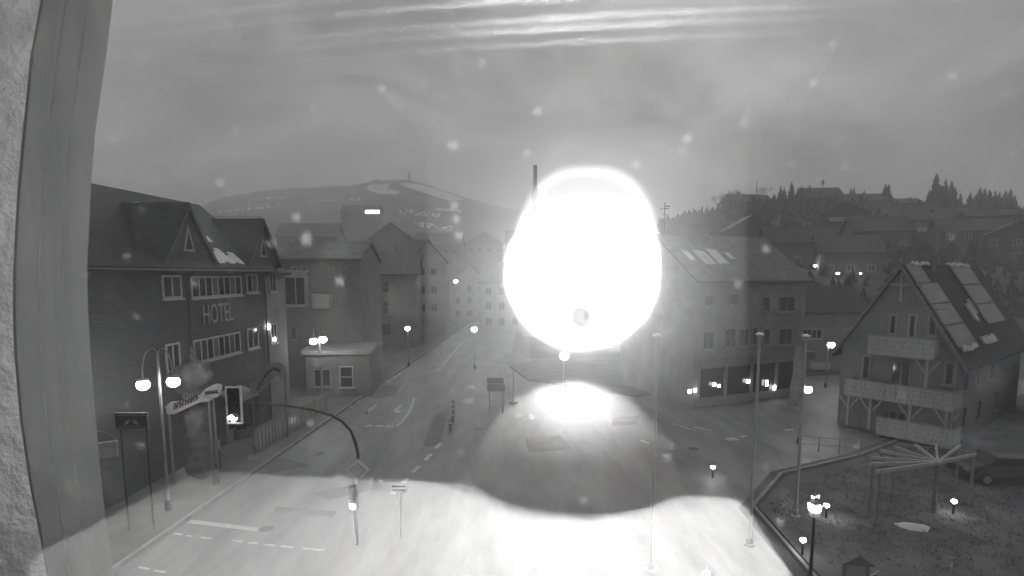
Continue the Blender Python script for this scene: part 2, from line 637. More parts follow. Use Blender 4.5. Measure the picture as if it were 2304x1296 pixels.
# ------------------------------------------------------------------ building kit
def window(parent, u, z, wd, h, cols=2, rows=1, fm=None, y=0.0, fmat=None, gmat=None, sill=True, t=0.09, dep=0.07, split=False):
    """window centred on u, bottom z, on a facade that looks to local -Y (fm turns it to another side)"""
    fmat = fmat or M_FRAME
    mb = MB()
    x0, x1 = u - wd / 2, u + wd / 2
    mb.bb(x0, y - dep, z, x0 + t, y, z + h)
    mb.bb(x1 - t, y - dep, z, x1, y, z + h)
    mb.bb(x0 + t, y - dep, z, x1 - t, y, z + t)
    mb.bb(x0 + t, y - dep, z + h - t, x1 - t, y, z + h)
    tm = t * 0.8
    for i in range(1, cols):
        xm = x0 + t + (wd - 2 * t) * i / cols
        mb.bb(xm - tm / 2, y - dep + .004, z + t, xm + tm / 2, y, z + h - t)
    for j in range(1, rows):
        zm = z + t + (h - 2 * t) * j / rows
        mb.bb(x0 + t, y - dep + .007, zm - tm / 2, x1 - t, y, zm + tm / 2)
    o = mb.build('window', fmat, parent)
    if fm is not None:
        o.matrix_local = fm
    if split:
        for i in range(cols):
            a0 = x0 + t + (wd - 2 * t) * i / cols - .01
            a1 = x0 + t + (wd - 2 * t) * (i + 1) / cols + .01
            MB().bb(a0 + .012, y - dep * .45 + RND.uniform(-.004, .004), z + t * .9, a1 - .012, y - dep * .2, z + h - t * .9).build('pane', RND.choice((M_GLASS, M_GLASS, M_GLASS2, M_GLASS3)), o)
    else:
        MB().bb(x0 + t * .9, y - dep * .45, z + t * .9, x1 - t * .9, y - dep * .2, z + h - t * .9).build('pane', gmat or M_GLASS, o)
    if sill:
        MB().bb(x0 - .08, y - dep - .09, z - .09, x1 + .08, y, z - .004).build('sill', fmat, o)
    return o


def house(name, label, cat, o, th, wd, dep, eave, ridge, rd='x', wm=None, rm=None, over=0.35, group=None, chim=None, cover=0.2):
    root = thing(name, label, cat, o, th, group)
    wm, rm = wm or M_RENDER2, rm or M_DARKR
    mb = MB().bb(0, 0, -1.5, wd, dep, eave)
    if rd == 'x':
        for x in (0, wd - .25):
            mb.prism([(x, 0, eave), (x, dep, eave), (x, dep / 2, ridge - .05)], (.25, 0, 0))
    else:
        for y in (0, dep - .25):
            mb.prism([(0, y, eave), (wd, y, eave), (wd / 2, y, ridge - .05)], (0, .25, 0))
    mb.build('wall', wm, root)
    r = MB()
    hw = (dep if rd == 'x' else wd) / 2
    sl = (ridge - eave) / hw
    e = hw + over
    prof = [(-e, -over * sl), (0, ridge - eave), (e, -over * sl), (e, -over * sl + cover), (0, ridge - eave + cover), (-e, -over * sl + cover)]
    # two slabs
    for half in ((0, 1, 4, 5), (1, 2, 3, 4)):
        if rd == 'x':
            r.prism([(-over, dep / 2 + prof[i][0], eave + prof[i][1]) for i in half], (wd + 2 * over, 0, 0))
        else:
            r.prism([(wd / 2 + prof[i][0], -over, eave + prof[i][1]) for i in half], (0, dep + 2 * over, 0))
    ro = r.build('roof', rm, root)
    bm = bmesh.new(); bm.from_mesh(ro.data); bmesh.ops.recalc_face_normals(bm, faces=bm.faces); bm.to_mesh(ro.data); bm.free()
    if chim:
        MB().bb(chim[0] - .35, chim[1] - .3, eave, chim[0] + .35, chim[1] + .3, ridge + .9).bb(chim[0] - .42, chim[1] - .37, ridge + .9, chim[0] + .42, chim[1] + .37, ridge + 1.02).build('chimney', M_RENDER2, ro)
    root['_o'] = list(o); root['_t'] = th
    return root


def winpx(root, box, **kw):
    """window given by its outline in the photograph, cast onto the facade plane"""
    o, th = list(root['_o']), root['_t']
    x0, y0, x1, y1 = box
    mx, my = (x0 + x1) / 2, (y0 + y1) / 2
    u0, u1 = fpx(o, th, x0, my)[0], fpx(o, th, x1, my)[0]
    z0, z1 = fpx(o, th, mx, y1)[1], fpx(o, th, mx, y0)[1]
    return window(root, (u0 + u1) / 2, z0, abs(u1 - u0), z1 - z0, **kw)


# ------------------------------------------------------------------ hotel on the left
TH_ST = atan2(1, 0.05)
FX0 = -19.2                                        # facade line X = FX0 + .05 d
HO = Vector((FX0 + .05 * 15, 15, 0))
hotel = thing('hotel', 'dark clad gabled hotel with white window bands and HOTEL lettering on its wall', 'hotel', HO, TH_ST)
hotel['_o'] = list(HO); hotel['_t'] = TH_ST


def hu(px, py):
    return fpx(HO, TH_ST, px, py)


HEAVE, HRIDGE, HBACK = 11.0, 15.0, 4.6
hu_end = hu(596, 640)[0]
mb = MB().bb(0, 0, -.5, hu_end, 9, HEAVE)
mb.prism([(hu_end - .25, 0, HEAVE), (hu_end - .25, 9, HEAVE), (hu_end - .25, HBACK, HRIDGE - .1)], (.25, 0, 0))
mb.build('wall', M_DARKW, hotel)
r = MB()
r.prism([(-.5, -.5, HEAVE - .4), (-.5, HBACK, HRIDGE), (-.5, HBACK, HRIDGE + .25), (-.5, -.6, HEAVE - .2)], (hu_end + .9, 0, 0))
r.prism([(-.5, HBACK, HRIDGE), (-.5, 9.6, HEAVE - .4), (-.5, 9.7, HEAVE - .2), (-.5, HBACK, HRIDGE + .25)], (hu_end + .9, 0, 0))
hroof = r.build('roof', M_DARKR, hotel)
# cross gables facing the street
for k, (apx, apy, hw) in enumerate(((411, 449, 2.3), (583, 487, 2.3))):
    ua, za = hu(apx, apy)
    za = min(max(za - .35, 13.7), 14.6)
    b = HEAVE + .05
    gw = MB().prism([(ua - hw, -.12, b), (ua + hw, -.12, b), (ua, -.12, za - .15)], (0, HBACK + .1, 0)).build('gable_wall', M_DARKW, hotel)
    gr = MB()
    ov = .12
    sl = (za - b) / hw
    for sg in (-1, 1):
        gr.prism([(ua, -.35, za), (ua + sg * (hw + ov), -.35, b - ov * sl), (ua + sg * (hw + ov), -.35, b - ov * sl + .22), (ua, -.35, za + .22)], (0, HBACK + .45, 0))
    gr.build('gable_roof', M_DARKR, hotel)
    fb = MB()
    for sg in (-1, 1):
        fb.prism([(ua, -.38, za - .16), (ua + sg * (hw + ov), -.38, b - ov * sl - .16), (ua + sg * (hw + ov), -.38, b - ov * sl - .02), (ua, -.38, za - .02)], (0, .025, 0))
    fb.build('barge_board', mat('barge', .10, .7), hotel)
    # small triangular attic window
    at_ = MB().prism([(ua - .5, -.2, za - 2.4), (ua + .5, -.2, za - 2.4), (ua, -.2, za - 1.0)], (0, .07, 0)).build('attic_window', M_GREYF, hotel)
    MB().prism([(ua - .3, -.215, za - 2.28), (ua + .3, -.215, za - 2.28), (ua, -.215, za - 1.4)], (0, .01, 0)).build('pane', M_GLASS, at_)
for bx, c in (((363, 619, 407, 672), 2), ((553, 616, 578, 659), 2)):
    winpx(hotel, bx, cols=c, t=.11, split=True)
winpx(hotel, (428, 621, 542, 668), cols=8, t=.11, split=True)
for bx, c in (((372, 772, 404, 836), 2), ((434, 756, 540, 806), 8), ((555, 737, 580, 784), 2)):
    winpx(hotel, bx, cols=c, t=.10, split=True)
# letters
u0, z0 = hu(463, 728)
u1, z1 = hu(516, 722)
text_mesh('HOTEL', 1.62, 'lettering', mat('letter_metal', 0.24, .5), hotel, ((u0 + u1) / 2, -.06, (z0 + z1) / 2), (pi / 2, 0, 0), 0.62, .02)
# lower door and dark ground-floor openings
ud = hu(520, 940)[0]
dr = MB().bb(ud - .6, -.06, .1, ud + .6, 0, 2.5).build('door', M_GREYF, hotel)
MB().bb(ud - .42, -.075, .9, ud + .42, -.065, 2.3).build('pane', M_GLASS, dr)
MB().prism([(ud - 1.3, -.02, 3.4), (ud - 1.3, -1.2, 2.9), (ud - 1.3, -1.2, 2.75), (ud - 1.3, -.02, 3.25)], (2.6, 0, 0)).build('awning', M_BANNER, hotel)
for q in (452, 566):
    uq = hu(q, 920)[0]
    window(hotel, uq, 1.0, 1.7, 1.7, cols=3, fmat=M_DMETAL)
# chimney stub with antenna on the ridge
uc = 9.4
ch = MB().bb(uc - .4, HBACK - .35, HRIDGE - .2, uc + .4, HBACK + .35, HRIDGE + .75).build('chimney', M_DARKR, hotel)
MB().tube([(uc - .2, HBACK, HRIDGE + .7), (uc + 1.2, HBACK, HRIDGE + .62)], .06).build('cowl', M_DMETAL, ch)
# roof light panel on the near slope
sl = (HRIDGE - HEAVE + .4) / (HBACK + .5)
skv = []
for (uu, vv) in ((6.0, 2.6), (8.6, 2.6), (8.2, 1.2), (5.6, 1.2)):
    skv.append((uu, vv, HEAVE - .2 + (vv + .55) * sl + .1))
MB().prism(skv, (0, -.03, .06)).build('roof_panel', mat('roof_panel', .035, .3), hotel)


# snow lying on the hotel roof valley
def roof_snow(name, parent, cells, zfun, thick=.12, nfun=None):
    mb = MB()
    for (x0, y0, x1, y1) in cells:
        nx, ny = 8, 6
        base = len(mb.v)
        for i in range(nx + 1):
            for j in range(ny + 1):
                fx, fy = i / nx, j / ny
                wob = .25 * noise.noise(Vector((x0 + fx * 3, y0 + fy * 3, x1)))
                ed = min(fx, 1 - fx, fy, 1 - fy)
                x = x0 + (x1 - x0) * (fx + wob * .25)
                y = y0 + (y1 - y0) * (fy + wob * .4)
                hh = thick * min(1, ed * 5) * (.7 + .6 * noise.noise(Vector((x * 2.3, y * 2.3, 1))))
                mb.v.append((x, y, zfun(x, y) + .29 + max(hh, -.02)))
        for i in range(nx):
            for j in range(ny):
                a = base + i * (ny + 1) + j
                mb.f.append((a, a + ny + 1, a + ny + 2, a + 1))
    o = mb.build(name, M_SNOW, parent, smooth=True)
    o['kind'] = 'stuff'
    return o


def hzf(x, y):
    return HEAVE - .4 + (y + .5) * sl


ug1, ug2 = hu(411, 449)[0], hu(583, 487)[0]
cells = []
for yy in (.5, 1.2, 1.9, 2.6, 3.3):
    ue = ug1 + 2.35 * (1 - yy / 4.6) + .45
    cells.append((ue, yy, ue + 1.0 + .25 * sin(yy * 9), yy + .38))
for k in range(5):
    cells.append((ug1 + 2.7 + k * .55, -.25 + .08 * (k % 2), ug1 + 3.35 + k * .55, .35 + .25 * (k % 3)))
cells += [(ug1 + 4.0, 1.3, ug1 + 4.8, 1.65), (ug2 + 2.5, .1, ug2 + 3.0, .7), (ug1 - 5, 3.7, ug1 - 3.4, 4.2)]
roof_snow('roof_snow', hroof, cells, hzf, .16)
# gutter and downpipes
MB().tube([(0, -.62, HEAVE - .33), (hu_end, -.62, HEAVE - .33)], .08, 8).build('gutter', M_DMETAL, hotel)
for uu in (hu(421, 700)[0], hu_end - .25):
    MB().tube([(uu, -.62, HEAVE - .36), (uu, -.12, HEAVE - .8), (uu, -.12, .2)], .055, 8).build('downpipe', M_DMETAL, hotel)

# decoration over the entrance: a large lumpy sculpture and two lettered banners on a frame
def lump(name, label, cat, balls, m, loc=(0, 0, 0), group=None):
    bm = bmesh.new()
    for (c, r_) in balls:
        bmesh.ops.create_icosphere(bm, subdivisions=3, radius=r_, matrix=Matrix.Translation(c))
    me = bpy.data.meshes.new(name)
    for v in bm.verts:
        v.co += Vector(v.co).normalized() * .0 + Vector((noise.noise(v.co * 1.3), noise.noise(v.co * 1.3 + Vector((9, 0, 0))), noise.noise(v.co * 1.3 + Vector((0, 9, 0))))) * .16
    bm.to_mesh(me); bm.free()
    me.materials.append(m)
    for p in me.polygons:
        p.use_smooth = True
    o = bpy.data.objects.new(name, me)
    COL.objects.link(o)
    o.location = loc
    md = o.modifiers.new('merge', 'REMESH'); md.mode = 'VOXEL'; md.voxel_size = .09
    return tag(o, label, cat, group)


dS = 27.2
c0 = at(432, 850, dS)
lump('sculpture', 'lumpy dark stone figure sculpture standing above the hotel entrance banners', 'sculpture',
     [((0, 0, 0), .75), ((.5, .1, .5), .45), ((-.6, 0, .1), .5), ((-.5, .2, -.55), .5), ((.75, 0, .05), .4), ((0, .2, -.9), .6), ((.1, .1, 1.0), .26), ((0.1, .1, 1.45), .15),
      ((0, .3, -1.5), .62), ((.05, .3, -2.0), .64), ((0, .3, -2.5), .66), ((-.05, .3, -3.0), .68), ((0, .3, -3.5), .7), ((0, .3, -4.0), .74), ((0.05, .3, -4.5), .8)], M_ROCK, c0)


def banner(label, outline, depth, strokes, legs):
    """lettered board cut to an outline, standing on posts"""
    pts = [at(px, py, depth) for px, py in outline]
    base = Vector((sum(p.x for p in pts) / len(pts), depth, .12))
    t = thing('banner_sign', label, 'sign', base, 0, 'lettered banner boards at the hotel entrance')
    mb = MB().prism([p - base for p in pts], (0, .12, 0))
    o = mb.build('board', M_BANNER, t)
    bm = bmesh.new(); bm.from_mesh(o.data); bmesh.ops.triangulate(bm, faces=[f for f in bm.faces if len(f.verts) > 4]); bmesh.ops.recalc_face_normals(bm, faces=bm.faces); bm.to_mesh(o.data); bm.free()
    lt = MB()
    for a, b in strokes:
        p, q = at(*a, depth - .03) - base, at(*b, depth - .03) - base
        lt.tube([p, q], .035, 5)
    l_ = lt.build('lettering', M_BLACK, t)
    l_['kind'] = 'stuff'
    for px, py in legs:
        p = at(px, py, depth + .1) - base
        MB().tube([p, (p.x, p.y, 0)], .06).build('post', M_TIMBER, t)
    return t


st = []
for i in range(9):
    x, y = 392 + i * 6.2, 922 - i * 2.6
    st += [((x, y), (x + 1.5, y - 15)), ((x + 1.5, y - 15 + (i % 3) * 4), (x + 5, y - 7 - (i % 2) * 5))]
banner('long pale banner board with curled dark lettering sweeping up over the hotel entrance',
       [(376, 932), (372, 915), (384, 904), (402, 903), (420, 897), (440, 889), (452, 890), (462, 893), (478, 899), (470, 903), (450, 905), (432, 913), (405, 926), (392, 932)], 26.4, st, [(380, 925), (470, 901)])
st = []
for i in range(5):
    st += [((462 + i * 6, 889 - i), (463 + i * 6, 880 - i * .6)), ((463 + i * 6, 881), (467 + i * 6, 885))]
banner('small leaf shaped pale banner board beside the traffic signal',
       [(450, 889), (462, 875), (478, 866), (490, 863), (499, 868), (497, 885), (488, 894), (470, 896), (458, 893)], 26.6, st, [(480, 892)])
st = []
for i in range(10):
    t_ = i / 9
    x, y = 578 + t_ * 48, 878 - 44 * sin(t_ * 2.0)
    st += [((x, y), (x + 3, y - 8)), ((x + 3, y - 7), (x + 5, y - 1))]
banner('arched pale banner board over the terrace gate further down the street',
       [(562, 887), (562, 862), (569, 858), (585, 845), (600, 820), (615, 815), (630, 815), (641, 824), (645, 840), (643, 855), (636, 852), (628, 846), (618, 847), (608, 858), (598, 872), (585, 882), (570, 888)], 34.5, st, [(567, 880), (641, 848)])

# terrace fence boards
tf = thing('terrace_fence', 'pale upright board fence round the hotel terrace', 'fence', (kerbx(30) - 1.4, 30, .12), TH_ST)
for i in range(26):
    MB().bb(i * .42 + 1.2, -.02, .05, i * .42 + 1.5, .02, 1.25).build('board', M_BANNER if i % 5 else M_GREYF, tf)
for zz in (.35, 1.0):
    MB().bb(1.1, .022, zz, 12.2, .07, zz + .08).build('rail', M_TIMBER, tf)

# framed hanging sign
def framed(name, label, cat, px0, py0, px1, py1, d, m, border=.06, th=0, mount='post'):
    a, b = at(px0, py1, d), at(px1, py0, d)
    wd, h = b.x - a.x, b.z - a.z
    t = thing(name, label, cat, (a.x + wd / 2, d, .12))
    zb = a.z - .12
    MB().bb(-wd / 2, -.03, zb, wd / 2, .03, zb + h).build('panel', m, t)
    fr = MB()
    fr.bb(-wd / 2 - border, -.05, zb - border, wd / 2 + border, .05, zb - .002)
    fr.bb(-wd / 2 - border, -.05, zb + h + .002, wd / 2 + border, .05, zb + h + border)
    fr.bb(-wd / 2 - border, -.05, zb, -wd / 2 - .002, .05, zb + h)
    fr.bb(wd / 2 + .002, -.05, zb, wd / 2 + border, .05, zb + h)
    fr.build('frame', M_GREYF, t)
    for sx in (-1, 1):
        MB().tube([(sx * wd * .4, .07, 0), (sx * wd * .4, .07, zb + h)], .035).build('post', M_DMETAL, t)
    return t, wd, h, zb


t, wd, h, zb = framed('emblem_sign', 'dark framed sign with a pale winged emblem below the double street lamp', 'sign', 262, 930, 331, 964, 21.5, M_DARKW, .03)
for sx in (-1, 1):
    MB().prism([(sx * .03, -.045, zb + h * .58), (sx * .22, -.045, zb + h * .5), (sx * .3, -.045, zb + h * .22), (sx * .12, -.045, zb + h * .36)], (0, .012, 0)).build('emblem', M_RENDER3, t)
for zz in (.12, .88):
    MB().bb(-wd * .45, -.042, zb + h * zz - .012, wd * .45, -.034, zb + h * zz + .012).build('line', M_GREYF, t)

# white box sign by the frame with a curved bracket
p = at(238, 1010, 21)
bs = thing('box_sign', 'pale box sign hanging from a curved bracket near the window post', 'sign', (p.x, p.y, .12), radians(32))
MB().bb(-.38, -.1, p.z - .45, .38, .1, p.z + .15).build('box', mat('box_sign', 0.3, .5), bs)
MB().tube([(-.3 + .75 * k / 6 - .1, 0, p.z + .2 + .42 * sin(pi * (.35 + .65 * k / 6))) for k in range(7)], .025).build('bracket', M_GREYF, bs)
MB().tube([(-.45, 0, 0), (-.45, 0, p.z + .6)], .04).build('post', M_DMETAL, bs)

# notice stand (stepped white panels)
p = gp(465, 1060, .12)
ns = thing('notice_stand', 'stepped white notice panel with two small lamps on the hotel pavement', 'notice board', (p.x, p.y, .12), radians(48))
MB().bb(-.9, -.03, 1.0, .75, .03, 1.55).build('panel', M_BANNER, ns)
MB().bb(-.9, -.03, .35, .0, .03, .99).build('panel', M_BANNER, ns)
for x in (-.85, .7):
    MB().tube([(x, .05, 0), (x, .05, 1.5)], .03).build('post', M_DMETAL, ns)
for x in (-.45, .1):
    MB().ball((x, 0, 1.64), .08).build('lamp', mat('lamp_glass', .6, .3), ns)

# terrace planters/tables, dim things in front of the hotel
for i, (px, py, wdx) in enumerate(((318, 1075, 1.3), (400, 1035, 1.1), (545, 985, 1.0))):
    p = gp(px, py, .12)
    pl = thing('planter', ('low dark planter box with a clipped shrub below the emblem sign', 'dark planter box with a clipped shrub under the long banner', 'dark planter box with a clipped shrub behind the traffic signal')[i], 'planter', (p.x, p.y, .12), radians(70), 'planters on the hotel pavement')
    MB().bb(-wdx / 2, -.3, 0, wdx / 2, .3, .5).bb(-wdx / 2 - .04, -.34, .5, wdx / 2 + .04, .34, .56).build('box', M_TIMBER, pl)
    sh = MB()
    for k in range(260):
        q = Vector((RND.gauss(0, wdx * .22), RND.gauss(0, .14), .6 + abs(RND.gauss(0, .22))))
        a = RND.uniform(0, pi); s_ = .07
        sh.add([q + Vector((s_ * cos(a), s_ * sin(a), -.03)), q - Vector((s_ * cos(a), s_ * sin(a), .03)), q + Vector((.03, -.02, .09))], [(0, 1, 2)])
    sh.build('foliage', M_SPRUCE, pl)

# ------------------------------------------------------------------ other buildings down the street
o2 = HO + Vector((cos(TH_ST), sin(TH_ST), 0)) * (hu_end + .15)
h2 = house('house', 'narrow grey house joined to the far end of the dark hotel', 'house', o2, TH_ST, 2.9, 8, 10.6, 13.4, 'x', M_RENDER2, M_DARKR)
winpx(h2, (605, 615, 620, 657), cols=2)
winpx(h2, (608, 727, 622, 772), cols=2)

o3 = at(636, 700, 50); o3.z = 0
h3 = house('house', 'grey gabled house with a white framed bay window left of the street', 'house', o3, radians(2), 7.0, 9, 11.7, 13.4, 'x', M_RENDER2, M_MIDR, over=.2)
winpx(h3, (657, 600, 670, 623), gmat=M_GLASS2, cols=1); winpx(h3, (677, 598, 692, 623), gmat=M_GLASS2, cols=2)
winpx(h3, (740, 602, 752, 624), gmat=M_GLASS2, cols=2, fmat=M_GREYF); winpx(h3, (768, 602, 780, 624), gmat=M_GLASS2, cols=2, fmat=M_GREYF)
winpx(h3, (655, 735, 668, 765), gmat=M_GLASS2, cols=1, fmat=M_GREYF)
# the bay
ba, bb_ = fpx(o3, radians(2), 639, 690), fpx(o3, radians(2), 692, 612)
bay = MB().bb(ba[0], -.9, ba[1], bb_[0], 0, bb_[1]).build('bay', M_RENDER3, h3)
bw_ = (bb_[0] - ba[0])
for k, (f0, f1) in enumerate(((.24, .62), (.66, .98))):
    MB().bb(ba[0] + bw_ * f0, -.94, ba[1] + .25, ba[0] + bw_ * f1, -.91, bb_[1] - .5).build('pane', M_GLASS, bay)
MB().bb(ba[0] - .12, -1.02, bb_[1] + .002, bb_[0] + .12, .0, bb_[1] + .16).build('cap', M_FRAME, bay)
# balcony on the same house
b0, b1 = fpx(o3, radians(2), 712, 692), fpx(o3, radians(2), 748, 660)
bl = MB().bb(b0[0], -1.1, b0[1], b1[0], -.02, b0[1] + .14).bb(b0[0], -1.1, b0[1] + .14, b1[0], -1.04, b1[1]).bb(b1[0] - .06, -1.04, b0[1] + .14, b1[0], -.02, b1[1]).build('balcony', M_RENDER3, h3)

o4 = at(690, 860, 46.5); o4.z = .1
h4 = house('shop_pavilion', 'low flat shop pavilion with a white framed window at the road corner', 'shop', o4, radians(4), 5.3, 5, 3.6, 3.9, 'x', M_RENDER2, M_RENDER, over=.3, cover=.35)
winpx(h4, (764, 824, 795, 872), cols=1, rows=2)
winpx(h4, (706, 830, 745, 870), cols=2, fmat=M_GREYF)
# lit sign boards on its left
MB().bb(.6, -.12, 2.5, 1.4, -.02, 3.2).build('sign_panel', M_GREYF, h4)

o5 = at(788, 760, 78); o5.z = 0
h5 = house('apartment_house', 'pale apartment house with small sash windows in the street middle distance', 'house', o5, radians(6), 9.5, 10, 10.4, 13.4, 'x', M_RENDER, M_MIDR, chim=(3, 5))
for bx in ((795, 678, 811, 708), (824, 676, 841, 708), (860, 676, 876, 706), (795, 632, 811, 660), (824, 632, 841, 660), (860, 632, 876, 660)):
    winpx(h5, bx, gmat=M_GLASS2, cols=1, rows=2)
winpx(h5, (796, 730, 812, 755), gmat=M_GLASS2, cols=1, fmat=M_GREYF); winpx(h5, (850, 728, 880, 755), gmat=M_GLASS2, cols=3, fmat=M_GREYF)
o6 = at(922, 760, 92); o6.z = 0
h6 = house('balcony_house', 'pale house stacked with projecting balconies beyond the apartment house', 'house', o6, radians(35), 7, 9, 12.5, 16.0, 'y', M_RENDER, M_MIDR)
for zz in (3.2, 6.2, 9.2):
    MB().bb(.8, -1.3, zz, 6.2, -.02, zz + .15).bb(.8, -1.3, zz + .15, 6.2, -1.22, zz + 1.0).build('balcony', M_RENDER3, h6)
    window(h6, 2.4, zz + .2, 1.2, 2.0, cols=2); window(h6, 4.6, zz + .2, 1.2, 2.0, cols=2)
oo = [((1012, 740), 118, 25, 9, 10, 8.5, 12.5, 'y', 'far pale gabled house left of the bright reflection'),
      ((1080, 735), 100, -8, 8, 10, 9.0, 12.5, 'x', 'grey house behind the bright reflection, where the street bends'),
      ((1175, 750), 92, -20, 9, 10, 8.0, 12.5, 'y', 'gabled house hidden behind the bright round reflection'),
      ((1290, 770), 78, -24, 10, 9, 8.0, 12.0, 'x', 'wide grey house hidden behind the lower bright reflection'),
      ((1420, 790), 66, -30, 9, 9, 8.4, 12.6, 'y', 'gabled grey house just right of the bright reflection')]
for (pp, d, ang, wd, dp, ev, rg, rd, lb) in oo:
    q = at(pp[0], pp[1], d); q.z = 0
    hh = house('street_house', lb, 'house', q, radians(ang), wd, dp, ev, rg, rd, M_RENDER, M_MIDR, group='houses lining the street')
    for zz in (1.2, 4.0, 6.6):
        for k in range(3):
            window(hh, wd * (.2 + .3 * k), zz, 1.1, 1.4, gmat=M_GLASS2, cols=2, fmat=M_GREYF)

# shop building right of centre
A8, B8 = gp(1560, 918), gp(1800, 888)
th8 = atan2(B8.y - A8.y, B8.x - A8.x)
w8 = (B8 - A8).length
A8.z = 0
h8 = house('shop_house', 'three storey pale house with a lit shop front and snow on its roof', 'shop', A8, th8, w8, 10, 10.0, 13.6, 'x', M_RENDER, M_MIDR, chim=(3, 4))
for bx, c in (((1716, 667, 1731, 702), 1), ((1751, 666, 1788, 702), 2), ((1751, 738, 1782, 776), 2), ((1716, 738, 1731, 776), 1), ((1640, 660, 1662, 686), 2), ((1630, 738, 1655, 782), 2), ((1662, 738, 1684, 780), 2), ((1690, 736, 1704, 776), 1), ((1585, 664, 1606, 690), 2), ((1580, 745, 1606, 786), 2)):
    winpx(h8, bx, gmat=M_GLASS2, cols=c, fmat=M_RENDER3)
# shop fascia, posts and glazing
fz = fpx(A8, th8, 1680, 812)[1]
MB().bb(-.2, -1.1, fz - .1, w8 + .2, -.01, fz + .55).build('fascia', M_RENDER2, h8)
for k in range(5):
    x = .3 + k * (w8 - .6) / 4
    MB().bb(x - .14, -.16, .05, x + .14, -.005, fz - .1).build('pier', M_RENDER3, h8)
    if k < 4:
        x1 = .3 + (k + 1) * (w8 - .6) / 4
        sw = MB().bb(x + .15, -.05, .75, x1 - .15, -.02, fz - .15).build('shop_window', M_GLASS, h8)
MB().bb(-.2, -.2, .05, w8 + .2, -.165, .7).build('plinth', M_RENDER3, h8)
for i, (px, py, wx, hx) in enumerate(((1547, 879, .3, .28), (1559, 877, .26, .28), (1602, 864, .28, .26), (1613, 867, .22, .24), (1678, 857, .32, .3), (1720, 861, .22, .5), (1737, 871, .25, .4))):
    u_, z_ = fpx(A8, th8, px, py)
    MB().bb(u_ - wx / 2, -.28, z_ - hx / 2, u_ + wx / 2, -.21, z_ + hx / 2).build('shop_light', E_WIN, h8)
ro8 = [c for c in h8.children if c.name.startswith('roof')][0]
roof_snow('roof_snow', ro8, [(2.0, 1.4, 3.2, 3.0), (3.5, 1.4, 4.6, 3.2), (.8, 1.8, 1.4, 2.9), (5.2, 2.0, 5.8, 2.8)], lambda x, y: 10.0 + y * (3.6 / 5) - .05, .1)

o9 = at(1802, 800, 58); o9.z = 0
h9 = house('side_house', 'dark house with a white railed upper terrace behind the third flagpole', 'house', o9, radians(-4), 6.5, 8, 6.5, 9.0, 'x', M_RENDER2, M_DARKR)
winpx(h9, (1802, 740, 1850, 762), cols=4)
u_, z_ = fpx(o9, radians(-4), 1842, 822)
MB().bb(u_ - 1.1, -.6, z_ - .35, u_ + .9, -.02, z_ + .35).build('canopy', M_RENDER3, h9)
winpx(h9, (1812, 842, 1830, 880), cols=1, fmat=M_GREYF)

# ------------------------------------------------------------------ chalet with balconies on the right
CL, CR = Vector((22.9, 38.2, 0)), Vector((26.9, 33.0, 0))
the = atan2(CR.y - CL.y, CR.x - CL.x)
wE = (CR - CL).length
eE, rE, dE = 5.6, 10.9, 16
chal = house('chalet', 'steep gabled timber chalet with three pale balconies and solar panels on its roof', 'house', CL, the, wE, dE, eE, rE, 'y', M_CHALET, M_DARKR, over=.55)


def cu(px, py):
    return fpx(CL, the, px, py)


for bx in ((2000, 706, 2019, 753), (2043, 706, 2063, 762), (2087, 708, 2111, 757), (1939, 799, 1960, 853), (2124, 814, 2149, 868)):
    winpx(chal, bx, cols=1, fmat=M_GREYF, t=.12)
for bx in ((2005, 810, 2050, 872), (1998, 925, 2040, 980)):
    winpx(chal, bx, cols=2, fmat=M_TIMBER, t=.1, sill=False)
# gable trim
for (px, py, px1, py1) in ((1995, 640, 2078, 645),):
    a, b = cu(px, py), cu(px1, py1)
    MB().bb(a[0], -.14, a[1] - .06, b[0], -.005, a[1] + .1).build('collar_beam', M_BALC, chal)
MB().bb(wE / 2 - .07, -.13, rE - 2.2, wE / 2 + .07, -.005, rE - .2).build('king_post', M_BALC, chal)
a = cu(1975, 692)
MB().bb(.9, -.06, a[1], wE - .9, -.004, a[1] + .07).build('belt_board', M_TIMBER, chal)
for sg in (-1, 1):
    slE = (rE - eE) / (wE / 2)
    MB().prism([(wE / 2, -.58, rE - .12), (wE / 2 + sg * (wE / 2 + .55), -.58, eE - .55 * slE - .12), (wE / 2 + sg * (wE / 2 + .55), -.58, eE - .55 * slE + .22), (wE / 2, -.58, rE + .22)], (0, .028, 0)).build('barge_board', M_TIMBER, chal)


